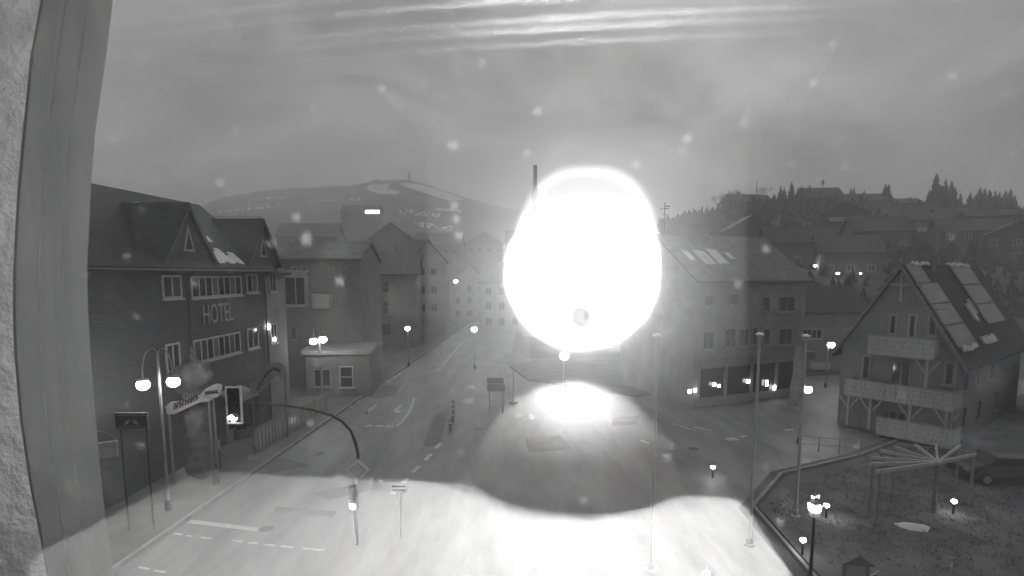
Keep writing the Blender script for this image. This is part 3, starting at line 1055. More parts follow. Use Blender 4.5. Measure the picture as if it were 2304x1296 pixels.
def balcony(box_l, box_r, zb, zt, out, posts, grp):
    bal = MB().bb(box_l, -out, zb - .15, box_r, -.01, zb).build('balcony', M_TIMBER, chal)
    n = max(4, int((box_r - box_l) / .55))
    for i in range(n):
        x0 = box_l + (box_r - box_l) * i / n
        x1 = box_l + (box_r - box_l) * (i + 1) / n - .012
        MB().bb(x0, -out - .03, zb - .12, x1, -out, zt).build('front_board', M_BALC, bal)
    for x in (box_l, box_r - .03):
        MB().bb(x, -out + .002, zb + .002, x + .03, -.01, zt).build('side_board', M_BALC, bal)
    MB().bb(box_l - .05, -out - .07, zt + .002, box_r + .05, -out + .04, zt + .07).build('handrail', M_TIMBER, bal)
    cut = MB()
    k = int((box_r - box_l) / .22)
    for i in range(k):
        for rr in range(3):
            x = box_l + .11 + i * .22 + (rr % 2) * .08
            z = zb + .18 + rr * (zt - zb) / 3.4
            if (i + rr) % 4 and x < box_r - .05:
                cut.lathe([(.032, 0), (.032, .012)], 6, (0, 0, 0), Matrix.Translation((x, -out - .029, z)) @ Matrix.Rotation(pi / 2, 4, 'X'))
    co = cut.build('cutout', M_BLACK, bal)
    co['kind'] = 'stuff'
    for x, zlow in posts:
        MB().bb(x - .07, -out + .02, zlow, x + .07, -out + .16, zb - .16).build('post', M_BALC, bal)
        br = MB()
        for sg in (-1, 1):
            br.prism([(x + sg * .06, -out + .06, zb - .95), (x + sg * .14, -out + .06, zb - .95), (x + sg * .66, -out + .06, zb - .2), (x + sg * .54, -out + .06, zb - .2)], (0, .08, 0))
        bo = br.build('brace', M_BALC, bal)
        bm = bmesh.new(); bm.from_mesh(bo.data); bmesh.ops.recalc_face_normals(bm, faces=bm.faces); bm.to_mesh(bo.data); bm.free()
    return bal


def cuo(px, py, out):
    o = CL + Vector((sin(the), -cos(the), 0)) * out
    return fpx(o, the, px, py)


l_, r_ = cuo(1953, 770, 1.2), cuo(2103, 775, 1.2)
zt = cuo(2028, 760, 1.2)[1]; zb = cuo(2028, 799, 1.2)[1]
balcony(l_[0], r_[0], zb, zt, 1.2, [(r_[0] - .3, zb - 2.0)], 'b')
l2, r2 = cuo(1899, 880, 1.5), cuo(2150, 890, 1.5)
zt2 = cuo(2025, 868, 1.5)[1]; zb2 = cuo(2025, 903, 1.5)[1]
balcony(l2[0], r2[0], zb2, zt2, 1.5, [(l2[0] + .3, .4), (l2[0] + 1.6, .4), (r2[0] - 2.2, .4), (r2[0] - .35, .4)], 'b')
l3, r3 = cuo(1970, 985, 1.6), cuo(2143, 990, 1.6)
balcony(l3[0], r3[0], .35, 1.35, 1.6, [], 'b')
# downpipe on the corner and side windows
MB().tube([(wE - .1, -.1, .1), (wE - .1, -.1, eE - .3)], .06).build('downpipe', M_BALC, chal)
fmS = Matrix.Translation((wE, 0, 0)) @ Matrix.Rotation(pi / 2, 4, 'Z')
for u_, z_ in ((1.6, 3.2), (4.2, 3.2), (7.5, 3.2), (1.8, .8), (5.2, .8), (9.5, .8)):
    window(chal, u_, z_, .8, 1.4, cols=1, fm=fmS, fmat=M_TIMBER)
# solar panels on the right-hand slope
slope_len = sqrt((wE / 2) ** 2 + (rE - eE) ** 2)
ang = atan2(rE - eE, wE / 2)


def panel(y0, y1, v0, v1):
    M = Matrix.Translation((wE / 2, 0, rE + .24)) @ Matrix.Rotation(ang, 4, 'Y')
    o = MB().bb(v0, y0, .05, v1, y1, .12, M).build('solar_panel', M_PANEL, chal)
    f_ = MB()
    for (a0, b0, a1, b1) in ((v0 - .04, y0 - .04, v1 + .04, y0 - .002), (v0 - .04, y1 + .002, v1 + .04, y1 + .04), (v0 - .04, y0, v0 - .002, y1), (v1 + .002, y0, v1 + .04, y1)):
        f_.bb(a0, b0, .04, a1, b1, .13, M)
    f_.build('rim', M_GREYF, o)
    return o


for k, (v0, v1) in enumerate(((.15, 1.45), (1.6, 2.95), (3.1, 4.45), (4.6, 5.95))):
    panel(-.2, (2.2, 3.4, 3.4, 3.4)[k], v0, v1)
for k, (v0, v1) in enumerate(((.3, 1.7), (1.85, 3.3), (3.45, 4.9))):
    panel(8.6, 13.2, v0, v1)
# snow on the eave
M_ = Matrix.Translation((wE / 2, 0, rE + .24)) @ Matrix.Rotation(ang, 4, 'Y')
sn = MB()
for (y0, y1, v0, v1) in ((.3, 3.2, 6.0, 6.3), (5.0, 8.0, 5.7, 6.2), (6.4, 6.9, 3.3, 4.6), (7.4, 7.7, 3.0, 4.0), (1.0, 5.6, -.05, .15), (8.5, 13.5, -.05, .18)):
    n = 14
    for i in range(n):
        a0 = y0 + (y1 - y0) * i / n
        a1 = y0 + (y1 - y0) * (i + 1) / n
        j = RND.uniform(-.08, .08)
        sn.bb(v0 + j, a0, .02, v1 + j, a1, .14 + RND.uniform(-.04, .05), M_)
so_ = sn.build('roof_snow', M_SNOW, [c for c in chal.children if c.name.startswith('roof')][0])
so_['kind'] = 'stuff'
MB().bb(wE / 2 - .5, 4.4, rE - 1, wE / 2 + .3, 5.2, rE + .8).build('chimney', M_RENDER2, chal)

# barn beyond the chalet, at the picture's edge
ob = Vector((36.5, 37.5, 0))
barn = house('barn', 'dark boarded barn at the far end of the chalet', 'barn', ob, radians(-38), 9, 8, 4.2, 7.4, 'y', M_DARKW, M_DARKR)
MB().bb(2, -.08, 0, 4.6, -.01, 2.6).build('door', M_CHALET, barn)

# ------------------------------------------------------------------ flagpoles, flag
fps = []
for i, (pt, bt, lb) in enumerate((((1483, 757), (1464, 1284), 'tall white flagpole nearest the bright reflection'),
                                  ((1709, 755), (1686, 1226), 'tall white flagpole in the middle of the three'),
                                  ((1816, 758), (1790, 1162), 'tall white flagpole by the globe lantern, with a furled flag'))):
    b = gp(*bt)
    zt_ = CAM.z + ray(*pt).z / ray(*pt).y * b.y
    t = thing('flagpole', lb, 'flagpole', (b.x, b.y, 0.0), 0, 'row of flagpoles')
    MB().tube([(0, 0, 0), (0, 0, zt_ * .5), (0, 0, zt_)], [.07, .062, .046], 10).build('pole', M_POLE, t, smooth=True)
    MB().lathe([(.12, 0), (.16, .03), (.16, .07), (.03, .12)], 10, (0, 0, zt_)).build('cap', M_WHITE, t)
    MB().lathe([(.2, 0), (.2, .05), (.11, .08), (.11, .3)], 10).build('base', M_METAL, t)
    fps.append((t, b, zt_))
# furled flag on the third pole
t, b, zt_ = fps[2]
fl = MB()
nz_, na = 26, 14
for i in range(nz_ + 1):
    f_ = i / nz_
    z = zt_ - .35 - 2.6 * f_
    wd = .16 + .10 * sin(f_ * 3.0) + (.06 * max(0, f_ - .8) * 5 * (1 - max(0, f_ - .9) * 6))
    for k in range(na):
        a = 2 * pi * k / na
        rr = wd * (1 + .35 * sin(3 * a + f_ * 6))
        fl.v.append((-.24 - .12 * f_ + rr * .75 * cos(a), rr * .5 * sin(a), z))
for i in range(nz_):
    for k in range(na):
        k2 = (k + 1) % na
        fl.f.append((i * na + k, i * na + k2, (i + 1) * na + k2, (i + 1) * na + k))
fo = fl.build('flag', M_CLOTH, None, smooth=True)
fo.location = b
tag(fo, 'pale flag hanging furled on the flagpole by the globe lantern', 'flag')

# ------------------------------------------------------------------ lamps
def globe_lamp(label, globes, base_px, d, r, arm=None, z0=0.12, name='street_lamp', grp='street lamps', post_r=.06):
    """post with one or two glowing globes, arms arching up and over"""
    gl = [at(px, py, d) for px, py in globes]
    bx = at(base_px, 700, d).x
    t = thing(name, label, 'street lamp', (bx, d, z0), 0, grp)
    zt_ = max(g_.z for g_ in gl) - z0
    two = len(gl) == 2
    top = zt_ + (.9 * r / .26 + .25 if two or arm else -r * .9)
    MB().tube([(0, 0, 0), (0, 0, top * .5), (0, 0, top)], [post_r * 1.2, post_r, post_r * .8], 8).build('post', M_GREYF if two else M_METAL, t)
    MB().lathe([(post_r * 2.2, 0), (post_r * 2.2, .25), (post_r * 1.3, .45)], 8).build('base', M_DMETAL, t)
    for g_ in gl:
        q = Vector((g_.x - bx, 0, g_.z - z0))
        if two or arm:
            arc = [Vector((q.x * (1 - cos(pi * k / 10)) / 2, 0, top - .05 + .45 * (r / .26) * sin(pi * k / 10) - (top - .05 - q.z - r * 1.0) * (k / 10) ** 3)) for k in range(11)]
            MB().tube(arc, post_r * .5, 6).build('arm', M_GREYF, t)
        MB().lathe([(r * .35, 0), (r * .9, -.05 * r), (r * .95, -.3 * r)][::-1], 14, (q.x, 0, q.z + r * 1.05)).build('hood', M_GREYF, t)
        MB().ball(q, r, 16, 10, (1, 1, .88)).build('globe', E_LAMP, t, smooth=True)
    return t


globe_lamp('tall double arm street lamp with two glowing globes before the hotel', [(322, 866), (390, 859)], 347, 23.5, .26)
globe_lamp('double globe street lamp beside the shop pavilion', [(705, 768), (727, 764)], 716, 44, .29)
globe_lamp('single glowing street lamp in front of the balcony house', [(917, 739)], 917, 62, .28)
globe_lamp('single glowing street lamp beside the bright reflection, in the street', [(1067, 741)], 1067, 60, .3)
globe_lamp('tall glowing street lamp far up the street', [(1025, 633)], 1025, 112, .34)
globe_lamp('farthest small glowing street lamp left of the bright reflection', [(1101, 655)], 1101, 112, .3)
globe_lamp('glowing street lamp just under the bright round reflection', [(1270, 801)], 1270, 49, .38)
globe_lamp('glowing street lamp between the chalet and the dark side house', [(1870, 776)], 1868, 50, .3)
globe_lamp('short park lamp with a drop shaped glowing globe by the flag', [(1817, 876)], 1815, 33.5, .27, z0=0.0)
# wall lamp on the narrow house
p = at(603, 735, 39.0)
wl = thing('wall_lamp', 'small bright wall lamp at the end of the hotel', 'lamp', p)
MB().ball((0, 0, 0), .14, 12, 8, (1, 1, 1.3)).build('globe', E_LAMP, wl, smooth=True)
MB().tube([(0, 0, .18), (-.2, .02, .3), (-.55, .05, .3)], .025).build('bracket', M_DMETAL, wl)
# bollard lamps
for px, py, lb in ((1860, 1137, 'small glowing bollard lamp close beside the big park lantern'), (1807, 1215, 'small glowing bollard lamp on the lawn edge left of the lantern post'),
                   (1604, 1051, 'small glowing bollard lamp on the road corner between two flagpoles'), (2147, 1128, 'small glowing bollard lamp right of the spoke shelter'),
                   (1590, 1291, 'small glowing bollard lamp at the bottom edge of the picture'), (247, 1089, 'round glowing bollard lamp by the window post, below the box sign'),
                   (800, 1158, None)):
    if lb is None:
        continue
    q = gp(px, py, .62)
    r_ = .11 if px != 247 else .16
    t = thing('bollard_lamp', lb, 'lamp', (q.x, q.y, 0.05), 0, 'bollard lamps')
    MB().tube([(0, 0, 0), (0, 0, .57 - r_ - .02)], .045).build('post', M_DMETAL, t)
    MB().ball((0, 0, .57), r_, 12, 8, (1, 1, .75)).build('globe', E_LAMP, t, smooth=True)
    MB().lathe([(.05, 0), (.07, .03), (.02, .1), (.035, .14), (.01, .17)], 8, (0, 0, .57 + r_ * .75)).build('cap', M_GREYF, t)

# big park lantern
dl = 17.5
p = at(1833, 1145, dl)
lan = thing('park_lantern', 'large four sided park lantern glowing white on a dark post', 'lantern', (p.x, dl, .05), radians(8))
zc = p.z - .05
MB().tube([(0, 0, 0), (0, 0, zc * .6), (0, 0, zc - .22)], [.07, .05, .045], 10).build('post', M_DMETAL, lan)
MB().lathe([(.13, 0), (.13, .3), (.08, .5)], 10).build('base', M_DMETAL, lan)
hd = MB()
for sx in (-1, 1):
    for sy in (-1, 1):
        hd.tube([(sx * .11, sy * .11, zc - .22), (sx * .16, sy * .16, zc + .18)], .012, 6)
hd.bb(-.13, -.13, zc - .25, .13, .13, zc - .225)
hd.build('cage', M_GREYF, lan)
MB().prism([(-.1, -.1, zc - .2), (.1, -.1, zc - .2), (.1, .1, zc - .2), (-.1, .1, zc - .2)], (0, 0, .36)).build('glass', mat('opal_glass', .6, .4), lan)
MB().prism([(-.125, -.125, zc - .06), (.125, -.125, zc - .06), (.125, .125, zc - .06), (-.125, .125, zc - .06)], (0, 0, .21)).build('bulb', E_LAMP, lan)
MB().lathe([(.2, 0), (.21, .02), (.06, .13), (.06, .2)], 4, (0, 0, zc + .19), Matrix.Rotation(pi / 4, 4, 'Z')).build('roof', M_GREYF, lan)
for sg in (-1, 1):
    MB().prism([(sg * .02, -.02, zc + .40), (sg * .14, -.02, zc + .46), (sg * .12, -.02, zc + .36)], (0, .04, 0)).build('fitting', E_WIN, lan)
MB().tube([(0, 0, zc + .38), (0, 0, zc + .56)], .018).build('finial', M_GREYF, lan)

# ------------------------------------------------------------------ traffic signal, priority sign, street name sign
dT = 21.5
bT = gp(802, 1225)
ts = thing('traffic_signal', 'traffic signal on a long curved mast arm with a white bordered backboard', 'traffic light', (bT.x, bT.y, .0))
armp = [Vector((0, 0, 0)), Vector((0, 0, 2.2))]
for px, py in ((806, 1025), (801, 1000), (790, 970), (770, 948), (745, 934), (700, 921), (640, 912), (590, 908), (536, 907)):
    q = at(px, py, bT.y)
    armp.append(q - Vector((bT.x, bT.y, .0)))
MB().tube(armp, [.065, .062] + [.06 - .003 * k for k in range(9)], 10).build('mast', mat('mast_grey', .09, .6), ts, smooth=True)
tl, br_ = at(511, 868, bT.y), at(551, 951, bT.y)
ox, oz = (tl.x + br_.x) / 2 - bT.x, br_.z
wS, hS = br_.x - tl.x, tl.z - br_.z
bk = MB().bb(ox - wS / 2 + .06, -.16, oz + .06, ox + wS / 2 - .06, -.12, oz + hS - .06).build('backboard', M_BLACK, ts)
bd = MB()
bd.bb(ox - wS / 2, -.18, oz, ox + wS / 2, -.11, oz + .055); bd.bb(ox - wS / 2, -.18, oz + hS - .055, ox + wS / 2, -.11, oz + hS)
bd.bb(ox - wS / 2, -.18, oz + .057, ox - wS / 2 + .055, -.11, oz + hS - .057); bd.bb(ox + wS / 2 - .055, -.18, oz + .057, ox + wS / 2, -.11, oz + hS - .057)
bd.build('border', M_WHITE, bk)
for k in range(3):
    zz = oz + hS * (.17 + .32 * k)
    xx = ox - (.04 if k == 0 else 0)
    Mx = Matrix.Translation((xx, -.165, zz)) @ Matrix.Rotation(pi / 2, 4, 'X')
    MB().lathe([(.13, 0), (.13, .03), (.08, .06)], 16, (0, 0, 0), Mx).build('lens', E_LAMP if k == 0 else M_GLASS, ts, smooth=False)
    vz = MB()
    for j in range(10):
        a0, a1 = pi * (.02 + .96 * j / 10), pi * (.02 + .96 * (j + 1) / 10)
        vz.add([(xx + .15 * cos(a0), -.165, zz + .15 * sin(a0)), (xx + .15 * cos(a1), -.165, zz + .15 * sin(a1)), (xx + .15 * cos(a1), -.36, zz + .15 * sin(a1)), (xx + .15 * cos(a0), -.36, zz + .15 * sin(a0))], [(0, 1, 2, 3)])
    vz.build('visor', M_BLACK, ts)
# low signal head on the mast
MB().bb(-.15, -.33, 1.55, .15, -.1, 2.45).build('signal_head', mat('dark_signal', .05, .5), ts)
q = at(800, 1158, bT.y - .35) - Vector((bT.x, bT.y, .0))
MB().lathe([(.1, 0), (.1, .02), (.05, .045)], 14, (0, 0, 0), Matrix.Translation((0, -.335, max(1.68, q.z))) @ Matrix.Rotation(pi / 2, 4, 'X')).build('lens', E_LAMP, ts)
# diamond
c = at(805, 1058, bT.y - .2)
dmd = thing('priority_sign', 'white and yellow diamond priority road sign on the signal mast', 'road sign', (c.x, c.y, c.z))
hd_ = 27 / F * bT.y


def diamond(r_, y, th_, m, nm):
    mb = MB().prism([(0, y, r_), (r_, y, 0), (0, y, -r_), (-r_, y, 0)], (0, th_, 0))
    o = mb.build(nm, m, dmd)
    bm = bmesh.new(); bm.from_mesh(o.data); bmesh.ops.recalc_face_normals(bm, faces=bm.faces); bm.to_mesh(o.data); bm.free()


diamond(hd_, 0, .03, M_WHITE, 'plate')
diamond(hd_ * .66, -.006, .005, M_BLACK, 'outline')
diamond(hd_ * .62, -.011, .004, M_SIGNY, 'field')
MB().bb(-.03, .032, -.15, .03, .12, .15).build('clamp', M_METAL, dmd)
# street name sign
c = at(898, 1098, 21.2)
sg_ = thing('street_sign', 'small white bordered street name sign on a thin post in the road', 'road sign', (c.x, c.y, 0))
wn, hn = 35 / F * 21.2, 17 / F * 21.2
for k in range(2):
    zz = c.z + (.01 if k == 0 else -hn / 2 - .0)
    pl = MB().bb(-wn / 2, -.02, zz, wn / 2, .0, zz + hn / 2 - .012).build('plate', M_WHITE, sg_)
    MB().bb(-wn / 2 + .03, -.025, zz + .025, wn / 2 - .03, -.021, zz + hn / 2 - .035).build('field', M_RENDER3, pl)
    le = MB()
    for j in range(11):
        x = -wn / 2 + .07 + j * (wn - .14) / 10.5
        le.bb(x, -.029, zz + .04, x + .022, -.0262, zz + .04 + (.05 if j % 3 else .07))
    q = le.build('lettering', M_BLACK, pl); q['kind'] = 'stuff'
MB().tube([(0, .04, 0), (0, .04, c.z + hn / 2)], .03).build('post', M_METAL, sg_)

# ------------------------------------------------------------------ shelter frame of radiating beams
hub = gp(2110, 1042, 2.3)
pg = thing('spoke_shelter', 'open wooden shelter frame with pale beams radiating from a central post', 'shelter', (hub.x, hub.y, .05))
MB().tube([(0, 0, 0), (0, 0, 2.3)], [.1, .085], 10).build('centre_post', M_TIMBER, pg)
MB().lathe([(.16, 0), (.16, .16)], 12, (0, 0, 2.16)).build('hub', M_PALETIMB, pg)
for px, py in ((1980, 1014), (1960, 1030), (1955, 1044), (1973, 1062), (2013, 1006), (2060, 1001), (2106, 1002), (2160, 1003), (2195, 1022)):
    tip = gp(px, py, 2.4) - Vector((hub.x, hub.y, .05))
    a = Vector((0, 0, 2.26))
    d_ = (tip - a); ln = d_.length
    bm_ = MB().bb(.1, -.045, -.07, ln, .045, .07)
    o = bm_.build('beam', M_PALETIMB, pg)
    o.location = a
    o.rotation_euler = d_.to_track_quat('X', 'Z').to_euler()
    pe = tip * 1.0
    if (px, py) not in ((2060, 1001), (2106, 1002)):
        s_ = .97
        MB().tube([(tip.x * s_, tip.y * s_, 0), (tip.x * s_, tip.y * s_, tip.z - .09)], .055, 8).build('post', M_TIMBER, pg)

# railing in front of the chalet
ra, rb = gp(1560, 958, .95), gp(2420, 1036, .95)
rl = thing('railing', 'thin pale handrail fence running along the lawn before the chalet', 'railing', (0, 0, .05))
ra2 = ra.lerp(rb, .32)
for zz in (.95, .5):
    MB().tube([Vector((ra2.x, ra2.y, zz - .05)), Vector((rb.x, rb.y, zz - .05))], .022 if zz > .9 else .014, 6).build('rail', M_METAL, rl)
for k in range(13):
    q = ra2.lerp(rb, k / 12)
    MB().tube([(q.x, q.y, 0), (q.x, q.y, .92)], .03, 6).build('post', M_METAL, rl)

# snow patch on the lawn
sp = MB()
P = [(2008, 1177), (2030, 1174), (2060, 1177), (2082, 1181), (2094, 1186), (2090, 1198), (2070, 1196), (2045, 1193), (2022, 1186)]
cx_, cy_ = sum(p[0] for p in P) / len(P), sum(p[1] for p in P) / len(P)
rings = 5
nP = len(P) * 4
for k in range(rings + 1):
    for i in range(nP):
        f_ = i / 4
        a, b = P[int(f_) % len(P)], P[(int(f_) + 1) % len(P)]
        t_ = f_ - int(f_)
        x, y = a[0] + (b[0] - a[0]) * t_, a[1] + (b[1] - a[1]) * t_
        rr = k / rings
        rr2 = rr * (1 + .12 * noise.noise(Vector((i * .7, 0, 0))))
        q = gp(cx_ + (x - cx_) * rr2, cy_ + (y - cy_) * rr2, .05)
        sp.v.append((q.x, q.y, .04 + .13 * (1 - rr ** 2) * (1 + .4 * noise.noise(q * 2))))
for k in range(rings):
    for i in range(nP):
        j = (i + 1) % nP
        sp.f.append((k * nP + i, (k + 1) * nP + i, (k + 1) * nP + j, k * nP + j))
so2 = sp.build('snow', M_SNOW, smooth=True)
tag(so2, 'flat remnant patch of snow on the lawn beside the spoke shelter', 'snow', kind='stuff')

# small ground snow remnants near the junction
for i, (px, py, rx, ry) in enumerate(((1054, 903, .55, .5), (1058, 873, .55, .4), (1192, 940, .45, .3), (1162, 936, .35, .25), (737, 891, .35, .2))):
    q = gp(px, py)
    mb = MB()
    for k in range(4):
        for a in range(14):
            rr = (k / 3) * (1 + .6 * noise.noise(Vector((a * 1.7, i * 3.1, 0))))
            mb.v.append((q.x + rx * rr * cos(2 * pi * a / 14), q.y + ry * 2.2 * rr * sin(2 * pi * a / 14), .006 + .22 * (1 - (k / 3) ** 2)))
    for k in range(3):
        for a in range(14):
            b = (a + 1) % 14
            mb.f.append((k * 14 + a, (k + 1) * 14 + a, (k + 1) * 14 + b, k * 14 + b))
    o = mb.build('snow_heap', M_SNOW, smooth=True)
    tag(o, 'small heap of old snow left on the road junction', 'snow', 'snow heaps on the junction')
    o['kind'] = 'stuff'

# info board with small roof at the bottom right
q = gp(1922, 1330, .05)
ib = thing('info_board', 'small roofed information board at the lawn bottom edge', 'notice board', (q.x, q.y, .05), radians(-12))
zi = at(1922, 1282, q.y).z
MB().bb(-.3, -.03, zi - .3, .3, .03, zi + .15).build('panel', M_GREYF, ib)
for sx in (-.36, .36):
    MB().bb(sx - .04, -.05, 0, sx + .04, .05, zi + .2).build('post', M_TIMBER, ib)
MB().prism([(-.5, -.25, zi + .22), (.5, -.25, zi + .22), (0, -.25, zi + .55)], (0, .5, 0)).build('roof', mat('board_roof', .1, .8), ib)
MB().tube([(.42, -.1, zi - .15), (.6, -.2, zi + .1)], .02).build('handle', M_WHITE, ib)

# parasol and board at the junction corner
q = at(1155, 845, 44)
ps = thing('parasol', 'pale market parasol by the road junction below the reflection', 'parasol', (q.x, 44, .1))
zp = at(1155, 812, 44).z
MB().tube([(0, 0, 0), (0, 0, zp + .5)], .04).build('pole', M_METAL, ps)
MB().lathe([(1.6, 0), (1.55, .06), (.8, .42), (.08, .7)], 8, (0, 0, zp - .1)).build('canopy', M_RENDER3, ps)
MB().lathe([(.35, 0), (.35, .1), (.1, .15)], 10).build('base', M_KERB, ps)
q = at(1116, 868, 41)
db = thing('direction_board', 'plain pale rectangular direction board at the junction', 'road sign', (q.x, 41, 0.0))
wb, zb0, zb1 = 41 / F * 41, at(1116, 880, 41).z, at(1116, 864, 41).z
MB().bb(-wb / 2, -.03, zb0, wb / 2, .03, zb1).build('panel', M_RENDER3, db)
MB().bb(-wb / 2, -.03, zb1 + .06, wb / 2 - .1, .03, zb1 + .48).build('panel', M_RENDER, db)
for sx in (-.5, .5):
    MB().tube([(sx, .06, 0), (sx, .06, zb1 + .4)], .04).build('post', M_METAL, db)
for i, (px, py) in enumerate(((1020, 918), (1020, 931), (1019, 945), (1013, 963))):
    q = gp(px, py + 6)
    t = thing('bollard', ('farthest', 'second farthest', 'second nearest', 'nearest')[i] + ' of four short grey bollards beside the traffic lanes', 'bollard', (q.x, q.y, 0), 0, 'bollards beside the lanes')
    MB().lathe([(.1, 0), (.1, .7), (.07, .8), (.03, .83)], 10).build('post', M_GREYF, t)
    MB().lathe([(.103, .5), (.103, .62)], 10).build('band', M_WHITE, t)

# tall mast behind the reflection, and antenna
q = at(1203, 640, 95)
ms = thing('tall_mast', 'tall dark mast rising above the skyline at the reflection edge', 'mast', (q.x, 95, 0))
zt_ = at(1203, 372, 95).z
MB().tube([(0, 0, 0), (0, 0, zt_ * .7), (0, 0, zt_)], [.42, .36, .33], 10).build('pole', M_DMETAL, ms)
zc = at(1203, 440, 95).z
MB().lathe([(.4, 0), (.7, .5), (.7, 1.6), (.4, 2.2)], 10, (0, 0, zc - 1)).build('collar', M_DMETAL, ms)
# antenna on the roof right of the reflection
q = at(1495, 500, 70)
an = thing('roof_antenna', 'thin roof antenna with crossbars on the skyline', 'antenna', (q.x, 70, 9.0))
zt_ = at(1495, 455, 70).z - 9
MB().tube([(0, 0, 0), (0, 0, zt_)], .05, 6).build('mast', M_DMETAL, an)
for k, (dz, x0, x1) in enumerate(((.5, 0, .62), (.75, 0, .5), (.8, -.6, .0), (1.5, -.3, .4))):
    MB().tube([(x0, 0, zt_ - dz), (x1, 0, zt_ - dz)], .06 if k < 2 else .03, 6).build('crossbar', M_DMETAL, an)
h10q = at(1462, 760, 66); h10q.z = 0
hh = house('corner_house', 'grey house carrying the roof antenna right of the reflection', 'house', (h10q.x, 66, 0), radians(-6), 7, 8, 9.0, 14.5, 'x', M_RENDER, M_MIDR)
for zz in (1.2, 4.0, 6.6):
    for k in range(3):
        window(hh, 7 * (.2 + .3 * k), zz, 1.1, 1.4, cols=2, fmat=M_GREYF)

# ------------------------------------------------------------------ parked car at the right edge
def car(name, label, loc, rz, m):
    t = thing(name, label, 'car', loc, rz)
    Lc, Wc = 4.3, 1.75
    prof = [(-2.15, .35), (-2.15, .75), (-1.95, .95), (-1.35, 1.02), (-.75, 1.42), (.75, 1.45), (1.45, 1.08), (2.0, .95), (2.15, .7), (2.15, .35)]
    mb = MB()
    secs = [(-1.0, .86), (-.93, .97), (0, 1.0), (.93, .97), (1.0, .86)]
    n = len(prof)
    for (fy, sc_) in secs:
        for (x, z) in prof:
            tuck = 1.0 if z < 1.0 else .82
            mb.v.append((x * (1 if abs(fy) < .95 else .985), fy * Wc / 2 * tuck, .35 + (z - .35) * sc_))
    for s_ in range(len(secs) - 1):
        for i in range(n):
            j = (i + 1) % n
            mb.f.append((s_ * n + i, s_ * n + j, (s_ + 1) * n + j, (s_ + 1) * n + i))
    mb.f.append(tuple(range(n - 1, -1, -1))); mb.f.append(tuple((len(secs) - 1) * n + i for i in range(n)))
    mb.build('body', m, t)
    for sg in (-1, 1):
        MB().prism([(-1.15, sg * .735, 1.03), (-.7, sg * .735, 1.36), (.7, sg * .735, 1.38), (1.2, sg * .735, 1.06)], (0, sg * .04, 0)).build('side_window', M_GLASS, t)
    for sx in (-1.35, 1.35):
        for sg in (-1, 1):
            Mx = Matrix.Translation((sx, sg * .8, .32)) @ Matrix.Rotation(pi / 2, 4, 'X')
            wh = MB().lathe([(.22, -.1), (.32, -.09), (.32, .09), (.22, .1)], 18, (0, 0, 0), Mx).build('wheel', M_BLACK, t)
            MB().lathe([(.05, -.105), (.2, -.104), (.2, .104), (.05, .105)], 14, (0, 0, 0), Mx).build('rim', M_METAL, wh)
    for sg in (-1, 1):
        MB().bb(-2.17, sg * .6 - .16, .68, -2.12, sg * .6 + .16, .8).build('tail_light', M_GREYF, t)
        MB().bb(2.1, sg * .6 - .16, .62, 2.17, sg * .6 + .16, .76).build('headlight', M_WHITE, t)
    return t


q = gp(2258, 1088, .05)
car('parked_car', 'dark hatchback parked beyond the lawn at the right edge', (q.x + .3, q.y + .4, .05), radians(-6), mat('car_paint', 0.03, .3, .08, spec=.5))

# ------------------------------------------------------------------ hillside town on the right
HM = [mat('hill_house_a', 0.06, .85, .15), mat('hill_house_b', 0.04, .85, .15), mat('hill_house_c', 0.08, .85, .15)]
hh_list = [
    # px, base py, w, dep, eave, ridge, yaw, rd, label
    (1690, 462, 15, 9, 3.6, 6.4, 8, 'x', 'long low house on the hilltop with a thin aerial'),
    (1842, 447, 13, 10, 4.0, 7.5, -6, 'x', 'broad hilltop house with a flat ridge and round chimney pot'),
    (1935, 452, 19, 9, 3.4, 6.0, -4, 'x', 'long low hilltop house right of the round chimney pot'),
    (2020, 462, 12, 9, 3.6, 5.6, -8, 'x', 'low hilltop house beside the tall spruces'),
    (1890, 520, 11, 9, 4.5, 7.5, -18, 'y', 'gabled hillside house between hilltop and chalet roof'),
    (2045, 528, 12, 8, 5.0, 7.6, -14, 'x', 'hillside house with a pale roof edge above the lit window'),
    (2072, 545, 13, 8, 5.5, 7.5, -12, 'x', 'hillside house with one brightly lit window'),
    (2150, 545, 9, 9, 6.5, 8.5, -22, 'x', 'tall narrow hillside house under the spruces'),
    (2225, 560, 10, 9, 7.5, 9.0, -25, 'x', 'tall apartment block on the hillside near the right edge'),
    (2180, 575, 13, 9, 5.5, 8.0, -22, 'x', 'dark hillside house above the chalet roof ridge'),
    (2265, 590, 11, 9, 5.5, 8.5, -28, 'y', 'dark gabled hillside house at the right edge'),
    (1975, 570, 11, 8, 5.0, 8.0, -15, 'x', 'hillside house directly above the chalet gable'),
    (1790, 600, 11, 8, 5.0, 8.0, -10, 'x', 'hillside house above the pale shop house'),
    (1690, 565, 10, 8, 5.0, 8.0, -6, 'y', 'faint gabled house on the lower hillside'),
    (1905, 620, 10, 8, 4.5, 7.5, -15, 'x', 'lowest hillside house left of the chalet roof'),
    (1590, 545, 10, 8, 4.5, 7.5, 0, 'x', 'faint hillside house near the bright reflection'),
]
